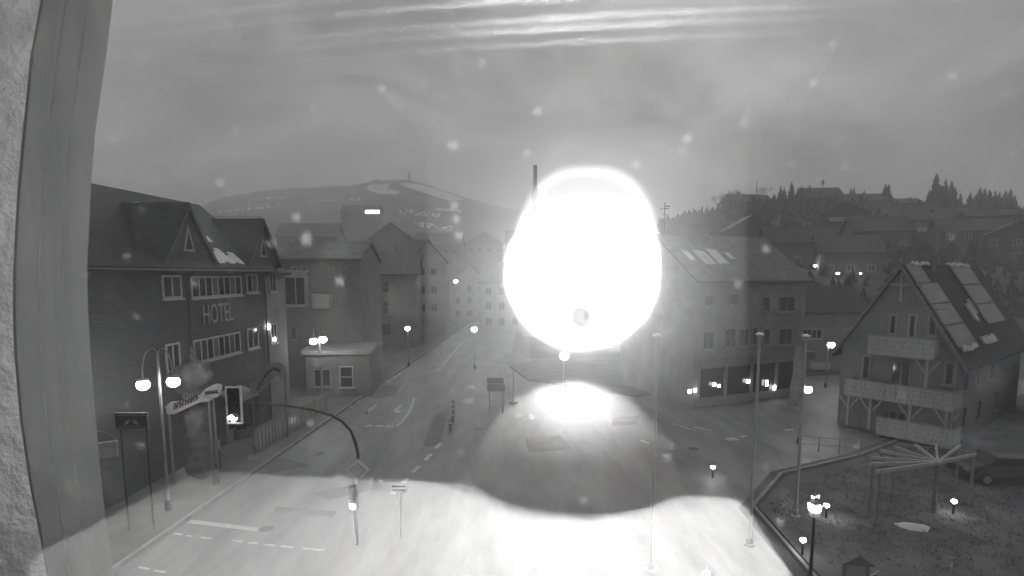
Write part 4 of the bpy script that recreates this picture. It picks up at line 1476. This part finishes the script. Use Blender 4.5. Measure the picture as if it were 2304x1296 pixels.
for i, (px, py, wd, dp, ev, rg, yaw, rd, lb) in enumerate(hh_list):
    q = TH.hit(px, py)
    if i < 4:
        q = TH.point(px, 204)
        q.z = TH.h(px, 204) - 1.5
    hs = house('hillside_house', lb, 'house', (q.x - wd / 2, q.y, q.z - .3), radians(yaw), wd, dp, ev, rg, rd, HM[i % 3], M_DARKR, over=.5, group='houses on the hillside',
               chim=(wd * .3, dp / 2) if i % 3 == 0 else None)
    n = max(2, int(wd / 3))
    for fl_ in range(max(1, int(ev / 2.7))):
        for k in range(n):
            lit = (i == 6 and k == n // 2 and fl_ == 0)
            window(hs, wd * (k + .5) / n, .9 + 2.7 * fl_, 1.3, 1.3, cols=2, fmat=M_GREYF, gmat=E_WIN if lit else None, sill=False, t=.14)
    if i in (4, 5, 6, 8):
        MB().bb(1, -1.2, 2.6, wd - 1, -.02, 2.75).bb(1, -1.2, 2.75, wd - 1, -1.12, 3.6).build('balcony', M_RENDER, hs)
    if i == 0:
        MB().tube([(wd * .75, dp / 2, ev), (wd * .75, dp / 2, rg + 5)], .12, 6).build('aerial', M_DMETAL, hs)
    if i == 1:
        MB().tube([(wd * .6, dp / 2, rg - .3), (wd * .6, dp / 2, rg + 1.4)], .12, 6).lathe([(.35, 0), (.42, .2), (.42, 1.4), (.3, 1.6)], 10, (wd * .6, dp / 2, rg + 1.3)).build('chimney_pot', M_DMETAL, hs)
# glowing lamps up the hill
for i, (px, py) in enumerate(((2083, 482), (2158, 495), (1975, 531), (1840, 540), (1833, 601), (1884, 618), (2260, 560), (1935, 617), (1918, 618))):
    q = TH.hit(px, py + 14)
    zg = CAM.z + ray(px, py).z / ray(px, py).y * q.y
    t = thing('hill_lamp', ('glowing lamp under the tall spruces on the hill', 'glowing lamp left of the tall apartment block on the hill', 'glowing lamp on the hillside above the chalet gable', 'glowing lamp in the middle of the hillside',
                            'glowing lamp low on the hillside above the side house', 'lowest glowing hill lamp near the chalet roof', 'faint hill lamp at the right edge of the hillside', 'tiny hill lamp just left of the chalet apex', 'tiny hill lamp next to the lowest hillside house')[i], 'lamp', (q.x, q.y, q.z), 0, 'lamps on the hillside')
    hgt = max(.6, zg - q.z)
    MB().tube([(0, 0, -.3), (0, 0, hgt)], .07, 6).build('post', M_DMETAL, t)
    sz = max(.22, .0022 * q.y) * (1 if i < 6 else .6)
    MB().ball((0, 0, hgt + sz), sz, 10, 6, (1.2, 1, .8)).build('globe', E_LAMP, t, smooth=True)

# ------------------------------------------------------------------ houses at the mountain foot, with a lit window strip
for i, (px, py, d, wd, dp, ev, rg, yaw, rd, lb) in enumerate((
        (690, 545, 210, 22, 12, 7, 12, 4, 'x', 'long house with a big dark roof at the mountain foot'),
        (810, 500, 300, 20, 10, 6, 9.5, 0, 'x', 'house at the mountain foot with one long bright window strip'),
        (880, 560, 190, 14, 10, 8, 13, 6, 'y', 'gabled house at the mountain foot behind the apartment house'),
        (985, 565, 200, 16, 10, 7, 11, -4, 'x', 'wide house at the mountain foot left of the reflection'),
        (1090, 560, 210, 14, 10, 7, 11, 8, 'y', 'gabled house at the mountain foot beside the reflection'),
        (1190, 560, 200, 16, 10, 7, 11, 0, 'x', 'house at the mountain foot below the tall mast'),
        (1330, 560, 200, 15, 10, 7, 11, -8, 'y', 'gabled house at the mountain foot behind the reflection'),
        (520, 520, 220, 18, 10, 7, 11, 5, 'x', 'house at the mountain foot behind the hotel roofs'))):
    p = at(px, py + (0 if i == 1 else 28), d)
    hs = house('foothill_house', lb, 'house', (p.x - wd / 2, d, p.z), radians(yaw), wd, dp, ev, rg, rd, M_RENDER2, M_MIDR, over=.6, group='houses at the mountain foot')
    # plinth down to the valley floor
    MB().bb(.2, .2, -p.z - 1, wd - .2, dp - .2, -1.5).build('basement', M_RENDER2, hs)
    for k in range(int(wd / 3)):
        if i != 1:
            window(hs, wd * (k + .5) / int(wd / 3), 3.4, 1.5, 1.6, cols=2, fmat=M_GREYF, sill=False, t=.16)
    if i == 1:
        u0_, z0_ = fpx((p.x - wd / 2, d, p.z), radians(yaw), 823, 480)
        u1_, z1_ = fpx((p.x - wd / 2, d, p.z), radians(yaw), 854, 473)
        MB().bb(u0_, -.4, z0_, u1_, -.03, z1_).build('lit_strip', E_WIN, hs)

# tower on the mountain top
q = TM.point(925, 755)
tw = thing('summit_tower', 'slim tower on top of the far mountain', 'tower', q)
MB().tube([(0, 0, -1), (0, 0, 3.5), (0, 0, 8.4)], [1.0, 1.1, 2.0], 10).build('shaft', M_RENDER2, tw)
MB().lathe([(2.0, 8.4), (2.1, 8.6), (2.1, 9.8), (1.8, 10)], 10).build('platform', M_RENDER2, tw)
q = TM.point(850, 755)
sh_ = house('summit_hut', 'low dark hut on the mountain top by the snow field', 'hut', (q.x - 4, q.y, q.z - .5), 0, 9, 6, 1.6, 3.4, 'x', M_DARKW, M_DARKR)

# ------------------------------------------------------------------ trees
def spruce_mesh(seed):
    rn = random.Random(seed)
    cr = MB()
    H = 1.0
    lv = 26
    for i in range(lv):
        f_ = .1 + .9 * i / lv
        rad = .19 * (1 - f_) ** .85 * rn.uniform(.75, 1.15) + .006
        nb = max(5, int(13 * (1 - f_) + 4))
        for k in range(nb):
            if rn.random() < .12:
                continue
            a = 2 * pi * k / nb + rn.uniform(-.3, .3)
            r_ = rad * rn.uniform(.7, 1.2)
            dr = r_ * rn.uniform(.15, .5)
            wd = .016 + r_ * .22
            ca, sa = cos(a), sin(a)
            p0 = Vector((0, 0, f_))
            p1 = Vector((ca * r_ * .6, sa * r_ * .6, f_ - dr * .35))
            p2 = Vector((ca * r_, sa * r_, f_ - dr + r_ * .12))
            sd_ = Vector((-sa, ca, 0)) * wd
            dn = Vector((0, 0, -wd * 1.1))
            cr.add([p0, p1 + sd_ + dn * .4, p2, p1 - sd_ + dn * .4], [(0, 1, 2), (0, 2, 3)])
            cr.add([p0 + dn * .2, p1 + dn * 1.7, p2 + dn * .3], [(0, 1, 2)])
    cr.add([(0.006, 0, .95), (-.006, .004, .95), (0, -.006, .95), (0, 0, 1.02)], [(0, 1, 3), (1, 2, 3), (2, 0, 3)])
    c = cr.mesh('crown'); c.materials.append(M_SPRUCE)
    tk = MB().tube([(0, 0, -.03), (0, 0, .5), (0, 0, .96)], [.016, .01, .003], 6).mesh('trunk')
    tk.materials.append(M_BARK)
    return c, tk


SPR = [spruce_mesh(s) for s in (1, 2, 3, 4)]
spr = [  # px, top py, px-height, distance
    (2108, 388, 95, 180), (2128, 402, 85, 184), (2142, 405, 80, 182), (2092, 425, 62, 176), (2150, 420, 65, 178), (2118, 415, 75, 174),
    (2206, 420, 80, 185), (2217, 422, 76, 182), (2228, 424, 74, 186), (2240, 428, 66, 184), (2250, 431, 66, 180), (2263, 428, 72, 182), (2275, 424, 80, 186), (2284, 438, 66, 178), (2292, 462, 50, 172), (2303, 470, 60, 165),
    (1757, 417, 24, 205), (1765, 420, 20, 206), (1782, 408, 32, 205), (1796, 422, 18, 207), (1804, 417, 24, 205), (1812, 424, 16, 206), (1822, 414, 28, 206),
    (1915, 422, 22, 206), (1922, 422, 22, 205), (1993, 412, 30, 206), (2000, 412, 30, 205), (1945, 427, 16, 207), (2162, 434, 40, 190), (2184, 430, 30, 196), (2070, 448, 22, 196),
    (1580, 462, 40, 195), (1545, 477, 26, 200), (1522, 486, 18, 203), (2196, 436, 40, 190), (2312, 455, 60, 178)]
ORD = ('first', 'second', 'third', 'fourth', 'fifth', 'sixth', 'seventh', 'eighth', 'ninth', 'tenth', 'eleventh', 'twelfth', 'thirteenth', 'fourteenth', 'fifteenth')


def spruce_place(px):
    return ('in the clump right of the low hilltop houses' if 2080 < px < 2160 else 'in the row at the right end of the hill' if px >= 2160 else 'between the two broad hilltop houses' if 1740 < px < 1830
            else 'behind the long low hilltop house' if 1900 < px < 2080 else 'on the hill shoulder near the reflection')


for i, (px, ty, ph, d) in enumerate(spr):
    c, tk = SPR[i % 4]
    top = at(px, ty, d)
    hgt = ph / F * d
    gz = TH.h(px, d)
    hgt = max(hgt, top.z - gz + .3)
    tall = 'tall dark' if ph > 60 else ('middling' if ph > 28 else 'small')
    where = spruce_place(px)
    rank = ORD[sum(1 for q in spr if spruce_place(q[0]) == where and q[0] < px)]
    t = thing('spruce_tree', f'{tall} spruce, {rank} from left {where}', 'tree', (top.x, d, top.z - hgt), RND.uniform(0, 6), 'spruces on the hilltop: ' + where)
    for nm, me in (('crown', c), ('trunk', tk)):
        o = bpy.data.objects.new(nm, me)
        COL.objects.link(o)
        o.parent = t
        o.scale = (hgt * 1.45, hgt * 1.45, hgt)


def bare_tree(label, loc, H, seed):
    rn = random.Random(seed)
    t = thing('bare_tree', label, 'tree', loc, 0, 'leafless trees on the hill shoulder')
    tr, cr = MB(), MB()

    def grow(p, d, ln, r_, lev, mb):
        q = p + d * ln
        mid = p + d * ln * .5 + Vector((rn.uniform(-1, 1), rn.uniform(-1, 1), rn.uniform(-.3, .6))) * ln * .07
        mb.tube([p, mid, q], [r_, r_ * .85, r_ * .7], 5 if lev < 3 else 3, cap=False)
        if lev >= 6:
            return
        for k in range(3 if lev < 4 else 2):
            a = rn.uniform(0, 2 * pi)
            s_ = rn.uniform(.35, .75)
            nd = (d + Vector((cos(a) * s_, sin(a) * s_, rn.uniform(-.05, .3)))).normalized()
            grow(q, nd, ln * rn.uniform(.62, .84), r_ * .62, lev + 1, cr)
    grow(Vector((0, 0, -.5)), Vector((0, 0, 1)), H * .28, H * .02, 0, tr)
    tr.build('trunk', M_BARK, t)
    cr.build('crown', M_BARK, t)


for i, (px, d, H, lb) in enumerate(((1612, 196, 8, 'leafless bushy tree at the low end of the hill shoulder'), (1636, 198, 9, 'round leafless tree left of the long hilltop house'),
                                    (1655, 197, 8.5, 'leafless tree touching the long hilltop house'), (1707, 210, 7, 'small leafless tree behind the long hilltop house'), (2172, 190, 7, 'leafless tree between the two spruce clumps'))):
    q = TH.point(px, d)
    bare_tree(lb, q, H, 30 + i)

# undergrowth and small conifers over the hill slope, too many and too small to count
fo_ = MB()
for i in range(1500):
    px = RND.uniform(1480, 2500)
    d = RND.uniform(80, 208)
    q = TH.point(px, d)
    h_ = RND.uniform(1.5, 4.6) * (1 if d > 110 else .6)
    r_ = h_ * RND.uniform(.22, .5)
    for k in range(7):
        a = RND.uniform(0, 2 * pi); b = a + RND.uniform(1.5, 2.6)
        zz = h_ * RND.uniform(0, .45)
        fo_.add([(q.x + r_ * cos(a), q.y + r_ * sin(a), q.z + zz - .2), (q.x + r_ * cos(b), q.y + r_ * sin(b), q.z + zz - .1), (q.x + RND.uniform(-.2, .2) * r_, q.y, q.z + h_ * RND.uniform(.6, 1))], [(0, 1, 2)])
tag(fo_.build('undergrowth', M_SPRUCE), 'dark undergrowth and low scrub over the hillside', 'undergrowth', kind='stuff')

# ------------------------------------------------------------------ the window in front of the camera, and the camera itself
nW = Vector(ray(1318, HOR)); nW.z = 0; nW.normalize()          # window normal, outward
aW = Vector((nW.y, -nW.x, 0))                                  # along the window, to the right
DW = 0.13
thW = atan2(aW.y, aW.x)
M_POST = mat('weathered_post', 0.21, .8, .10, 5.0, .05, (3, 3, .15), coord='Object')
M_PLAST = mat('rough_plaster', 0.55, .95, .18, 26.0, .6, detail=8)
M_ROOM = mat('room_dark', .008, .95, spec=0.0)
M_SILLW = mat('inner_sill_white', 0.2, .6, .05)
E_IR = emit('infrared_lamp', 850.0)
E_DOME = emit('dome_edge_glow', 2.0)

# timber post: right and left edges follow the photograph's gentle bow
edge_r = [(-60, 262), (0, 254), (120, 240), (300, 214), (430, 204), (600, 196), (700, 198), (800, 204), (950, 216), (1100, 230), (1200, 241), (1320, 262)]
edge_l = [(-60, 112), (0, 98), (120, 76), (300, 58), (430, 46), (600, 37), (700, 36), (800, 39), (950, 52), (1100, 74), (1200, 94), (1320, 116)]
dP = 0.95
po = MB()
for (y, x), (y2, x2) in zip(edge_l, edge_r):
    a, b = at(x, y, dP), at(x2, y2, dP)
    po.v += [tuple(a), tuple(b), tuple(b + Vector((-.14, .12, 0))), tuple(a + Vector((-.14, .12, 0)))]
n = len(edge_l)
for i in range(n - 1):
    for k in range(4):
        k2 = (k + 1) % 4
        po.f.append((i * 4 + k, i * 4 + k2, (i + 1) * 4 + k2, (i + 1) * 4 + k))
po.f.append((0, 1, 2, 3)); po.f.append(tuple((n - 1) * 4 + k for k in (3, 2, 1, 0)))
o = po.build('window_post', M_POST)
bm = bmesh.new(); bm.from_mesh(o.data); bmesh.ops.recalc_face_normals(bm, faces=bm.faces); bm.to_mesh(o.data); bm.free()
tag(o, 'broad weathered timber post standing beside the window opening', 'post')
# mouldings of the post
for f0, f1, pr in ((.30, .34, .004), (.56, .66, .006)):
    mm = MB()
    for (y, x), (y2, x2) in zip(edge_l, edge_r):
        a, b = at(x, y, dP), at(x2, y2, dP)
        p0, p1 = a.lerp(b, f0), a.lerp(b, f1)
        mm.v += [tuple(p0 - Vector((0, pr, 0))), tuple(p1 - Vector((0, pr, 0))), tuple(p1 + Vector((0, .01, 0))), tuple(p0 + Vector((0, .01, 0)))]
    for i in range(n - 1):
        for k in range(4):
            k2 = (k + 1) % 4
            mm.f.append((i * 4 + k, i * 4 + k2, (i + 1) * 4 + k2, (i + 1) * 4 + k))
    mm.build('moulding', M_POST, o)
# plaster wall left of the post
pw = MB()
ww = [(-60, 122), (600, 60), (1320, 126)]
xa = at(-260, 600, dP + .02).x
pl_pts = [at(x + 14, y, dP + .03) for (y, x) in edge_l]
for p in pl_pts:
    pw.v += [(xa, dP + .02, p.z), (p.x, dP + .02, p.z), (p.x - .3, dP + .3, p.z), (xa - .3, dP + .3, p.z)]
for i in range(n - 1):
    for k in range(4):
        k2 = (k + 1) % 4
        pw.f.append((i * 4 + k, i * 4 + k2, (i + 1) * 4 + k2, (i + 1) * 4 + k))
o = pw.build('plaster_wall', M_PLAST)
bm = bmesh.new(); bm.from_mesh(o.data); bmesh.ops.recalc_face_normals(bm, faces=bm.faces); bm.to_mesh(o.data); bm.free()
tag(o, 'rough pale plaster wall at the left edge beside the timber post', 'wall')

# window: clear outer pane with drops, mirror sheets added only over the glare areas, sill
win = thing('window', 'window the camera looks through, its glass mirroring the camera lamp', 'window', CAM + nW * DW - Vector((0, 0, .6)), thW)
wm = Matrix.Translation(win.location) @ Matrix.Rotation(thW, 4, 'Z')
wmi = wm.inverted()


def onpane(px, py, off=0.0):
    d = ray(px, py)
    P_ = CAM + d * ((DW + off) / d.dot(nW))
    return wmi @ P_


M_CLEAR = bpy.data.materials.new('clear_glass'); M_CLEAR.use_nodes = True
t_ = M_CLEAR.node_tree; t_.nodes.clear()
tb = t_.nodes.new('ShaderNodeBsdfTransparent'); tb.inputs[0].default_value = (.97, .97, .97, 1)
ou = t_.nodes.new('ShaderNodeOutputMaterial'); t_.links.new(tb.outputs[0], ou.inputs['Surface'])
M_REFL = bpy.data.materials.new('reflecting_glass'); M_REFL.use_nodes = True
t_ = M_REFL.node_tree; t_.nodes.clear()
tb = t_.nodes.new('ShaderNodeBsdfTransparent'); tb.inputs[0].default_value = (1, 1, 1, 1)
g1 = t_.nodes.new('ShaderNodeBsdfGlossy'); g1.distribution = 'BECKMANN'; g1.inputs['Roughness'].default_value = 0.07
g2 = t_.nodes.new('ShaderNodeBsdfGlossy'); g2.distribution = 'BECKMANN'; g2.inputs['Roughness'].default_value = 0.36
g1.inputs['Color'].default_value = (.10, .10, .10, 1)
g2.inputs['Color'].default_value = (.0011, .0011, .0011, 1)
mxa = t_.nodes.new('ShaderNodeAddShader'); mxb = t_.nodes.new('ShaderNodeAddShader')
t_.links.new(tb.outputs[0], mxa.inputs[0]); t_.links.new(g1.outputs[0], mxa.inputs[1])
t_.links.new(mxa.outputs[0], mxb.inputs[0]); t_.links.new(g2.outputs[0], mxb.inputs[1])
ou = t_.nodes.new('ShaderNodeOutputMaterial'); t_.links.new(mxb.outputs[0], ou.inputs['Surface'])

MB().add([(-.9, .012, 0), (.9, .012, 0), (.9, .012, 1.3), (-.9, .012, 1.3)], [(0, 1, 2, 3)]).build('pane', M_CLEAR, win)


def paneq(x0, y0, x1, y1, name):
    q = [onpane(x0, y1), onpane(x1, y1), onpane(x1, y0), onpane(x0, y0)]
    return MB().add([(p.x, 0, p.z) for p in q], [(0, 1, 2, 3)]).build(name, M_REFL, win)


paneq(960, 170, 1680, 1036, 'inner_pane')
paneq(60, 1036.5, 1900, 1330, 'inner_pane')
paneq(225, -30, 2330, 169.5, 'inner_pane')

# the camera on the sill, seen only as its mirror image
sc = thing('security_camera', 'white security camera with a glowing round lamp, mirrored in the window glass', 'camera', CAM, thW)
px2m = 2 * DW / F
CXL = (1308 - 1318) * px2m
vs = []
for k in range(64):
    a = 2 * pi * k / 64
    x, z = .0340 * cos(a), .0340 * sin(a)
    lim = (612 - 502) * px2m - .004 * (x / .0340) ** 2
    vs.append((CXL + x, -.003, min(z, lim)))
fc = MB().prism(vs, (0, -.002, 0))
fo = fc.build('lamp_face', E_IR, sc)
bm = bmesh.new(); bm.from_mesh(fo.data); bmesh.ops.recalc_face_normals(bm, faces=bm.faces); bm.to_mesh(fo.data); bm.free()
# dome edge crescent above: glow put in for lamp light on the plastic
nn = 40


def arch(rx, rz, k):
    a = pi * (.03 + .94 * k / nn)
    c_ = cos(a)
    return (CXL + .002 + rx * math.copysign(abs(c_) ** .72, c_), rz * sin(a) ** .85)


cr_, cr2 = MB(), MB()
for k in range(nn + 1):
    xo, zo = arch(.0335, .0490, k)
    xi, zi_ = arch(.0300, .0445, k)
    cr_.v += [(xo, -.006, zo), (xi, -.006, zi_)]
    cr2.v += [(xi, -.0065, zi_), (xi, -.0065, 0)]
for k in range(nn):
    cr_.f.append((2 * k, 2 * k + 1, 2 * k + 3, 2 * k + 2))
    cr2.f.append((2 * k, 2 * k + 1, 2 * k + 3, 2 * k + 2))
cr_.build('rim', E_DOME, sc)
cr2.build('dome_glow', emit('dome_inner_glow', 0.05), sc)
ln_ = MB().lathe([(.0066, 0), (.0072, .001)], 18, (0, 0, 0), Matrix.Translation((CXL, -.0025, -(710 - 612) * px2m)) @ Matrix.Rotation(-pi / 2, 4, 'X')).build('sensor', M_BLACK, sc)
MB().ball((CXL, -.06, 0), .05, 24, 16, (1, 1, 1)).build('housing', M_SILLW, sc, smooth=True)
# white collar/base under the lamp
prof_c = [(.0505 * sin(a_ * pi / 2), -.0525 - .048 * (1 - cos(a_ * pi / 2)) ** .95) for a_ in [.04 + .96 * k / 14 for k in range(15)]][::-1]
MB().lathe(prof_c, 40, (CXL - .003, -.004, 0)).build('collar', mat('collar_grey', .075, .6, .1), sc, smooth=True)
MB().lathe([(.072, 0), (.074, .004), (.072, .008), (.05, .012)], 32, (CXL - .004, -.02, -.150)).build('base', M_SILLW, sc)

# inner sill (mirrored as the pale wedge at the bottom)
sw = Matrix.Rotation(thW, 4, 'Z')
hS_ = .095
sl_l, sl_r = -.184, .066
prof_s = [(-.002, 0), (-.100, 0)] + [(-.100 - .035 * sin(pi / 2 * k / 10), -.03 * (1 - cos(pi / 2 * k / 10))) for k in range(1, 11)] + [(-.135, -.05), (-.002, -.05)]
sl_o = MB().prism([(sl_l, a_, .6 - hS_ + b_) for a_, b_ in prof_s], (sl_r - sl_l, 0, 0)).build('sill', M_SILLW, win, smooth=False)
bm = bmesh.new(); bm.from_mesh(sl_o.data); bmesh.ops.recalc_face_normals(bm, faces=bm.faces); bm.to_mesh(sl_o.data); bm.free()
# room behind the camera
rm_ = MB()
x0, x1, y0, y1, z0, z1 = -1.1, 1.1, -2.2, -.01, -.35, 1.6
rm_.add([(x0, y0, z0), (x1, y0, z0), (x1, y1, z0), (x0, y1, z0), (x0, y0, z1), (x1, y0, z1), (x1, y1, z1), (x0, y1, z1)],
        [(0, 1, 2, 3), (7, 6, 5, 4), (0, 4, 5, 1), (1, 5, 6, 2), (3, 7, 4, 0)])
ro_ = rm_.build('room', M_ROOM)
ro_.matrix_world = wm
ro_['kind'] = 'structure'

# raised blind above the camera, inside; its slats show as pale bands mirrored at the top of the glass
bl_ = thing('window_blind', 'raised window blind above the camera, mirrored as pale bands across the top', 'blind', CAM, thW)
M_SLAT = mat('slat', 0.022, .6, .05)
zB = .085
for (yc, dep_, al) in ((126, .0025, 0), (98, .0035, 0), (77, .003, 0), (36, .0035, 0), (4, .004, 0)):
    f0 = 2 * DW - F * zB / (HOR - yc)
    sb = MB()
    m_ = 24
    for i in range(m_ + 1):
        x = -.20 + .36 * i / m_
        fy = f0 - .010 * ((x + .01) / .16) ** 2
        sb.v += [(x, fy - dep_ / 2, zB), (x, fy + dep_ / 2, zB), (x, fy + dep_ / 2, zB + .003), (x, fy - dep_ / 2, zB + .003)]
    for i in range(m_):
        for k in range(4):
            k2 = (k + 1) % 4
            sb.f.append((i * 4 + k, i * 4 + k2, (i + 1) * 4 + k2, (i + 1) * 4 + k))
    sb.f.append((3, 2, 1, 0)); sb.f.append(tuple(m_ * 4 + k for k in range(4)))
    so_ = sb.build('slat', M_SLAT, bl_)
    bm = bmesh.new(); bm.from_mesh(so_.data); bmesh.ops.recalc_face_normals(bm, faces=bm.faces); bm.to_mesh(so_.data); bm.free()

# water drops on the pane
M_DROP = bpy.data.materials.new('water_drop'); M_DROP.use_nodes = True
t_ = M_DROP.node_tree; t_.nodes.clear()
tb = t_.nodes.new('ShaderNodeBsdfTransparent')
tl_ = t_.nodes.new('ShaderNodeBsdfDiffuse'); tl_.inputs[0].default_value = (.5, .5, .5, 1)
mx = t_.nodes.new('ShaderNodeMixShader'); mx.inputs[0].default_value = .012
t_.links.new(tb.outputs[0], mx.inputs[1]); t_.links.new(tl_.outputs[0], mx.inputs[2])
ou = t_.nodes.new('ShaderNodeOutputMaterial'); t_.links.new(mx.outputs[0], ou.inputs['Surface'])

pane_o = [c for c in win.children if c.name.startswith('pane')][0]
drops = [(498, 410, 8, 10), (1188, 344, 9, 10), (1022, 327, 9, 9), (1210, 252, 10, 10), (1430, 370, 9, 9), (1545, 312, 11, 11), (1870, 102, 7, 10), (612, 548, 9, 10), (765, 632, 11, 14), (690, 538, 16, 20), (668, 490, 12, 12),
         (1023, 462, 10, 12), (1032, 530, 12, 13), (1028, 492, 9, 12), (1163, 895, 9, 9), (1502, 1028, 10, 10), (1314, 1124, 10, 9), (1753, 1172, 8, 9), (1660, 638, 8, 13), (1632, 1187, 6, 7), (286, 908, 6, 9), (310, 712, 6, 9),
         (288, 577, 6, 9), (320, 472, 6, 8), (440, 638, 7, 11), (1500, 745, 9, 11), (1720, 1048, 5, 7), (1925, 1000, 5, 8), (1535, 340, 7, 8), (1670, 278, 8, 9), (1085, 142, 8, 8), (860, 200, 8, 9), (700, 950, 9, 9), (660, 945, 9, 10),
         (765, 1075, 9, 9), (355, 405, 6, 8), (196, 618, 5, 9), (1054, 1080, 9, 8), (262, 312, 6, 8), (1828, 186, 7, 9), (2140, 170, 5, 8), (1722, 560, 8, 12), (318, 1000, 7, 9), (1812, 1036, 5, 7), (1510, 1000, 8, 8)]
for k in range(60):
    rs_ = RND.uniform(2, 5)
    drops.append((RND.uniform(215, 2290), RND.uniform(130, 1280), rs_, rs_ * RND.uniform(1, 1.6)))
for (px, py, rx, ry) in drops:
    c_ = onpane(px, py, .010)
    sc1 = .7 * ((DW + .010) / ray(px, py).dot(nW)) * ray(px, py).y / F
    dm = MB()
    rg_ = [(1.0, 0), (.93, .0012), (.8, .0016), (.45, .0017), (0.02, .0017)]
    for (rr, hh_) in rg_:
        for k in range(16):
            a = 2 * pi * k / 16
            wob = 1 + .08 * sin(2 * a + px)
            dm.v.append((c_.x + rx * sc1 * 1.1 * rr * wob * cos(a), c_.y - hh_ * .5, c_.z + ry * sc1 * rr * wob * sin(a)))
    for i in range(len(rg_) - 1):
        for k in range(16):
            k2 = (k + 1) % 16
            dm.f.append((i * 16 + k, i * 16 + k2, (i + 1) * 16 + k2, (i + 1) * 16 + k))
    dm.build('water_drop', M_DROP, pane_o, smooth=True)

# ------------------------------------------------------------------ haze added to stand in for the veiling glare
hz = MB().bb(-1500, -50, -2, 1500, 1450, 150)
M_HAZE = bpy.data.materials.new('veil_haze'); M_HAZE.use_nodes = True
t_ = M_HAZE.node_tree; t_.nodes.clear()
pv_ = t_.nodes.new('ShaderNodeVolumePrincipled')
pv_.inputs['Color'].default_value = (.97, .97, .97, 1)
pv_.inputs['Density'].default_value = .0021
ou = t_.nodes.new('ShaderNodeOutputMaterial'); t_.links.new(pv_.outputs[0], ou.inputs['Volume'])
HAZE = True
if HAZE:
    tag(hz.build('veil_haze', M_HAZE), kind='stuff')

for o in bpy.data.objects:
    for k in ('_o', '_t'):
        if k in o:
            del o[k]
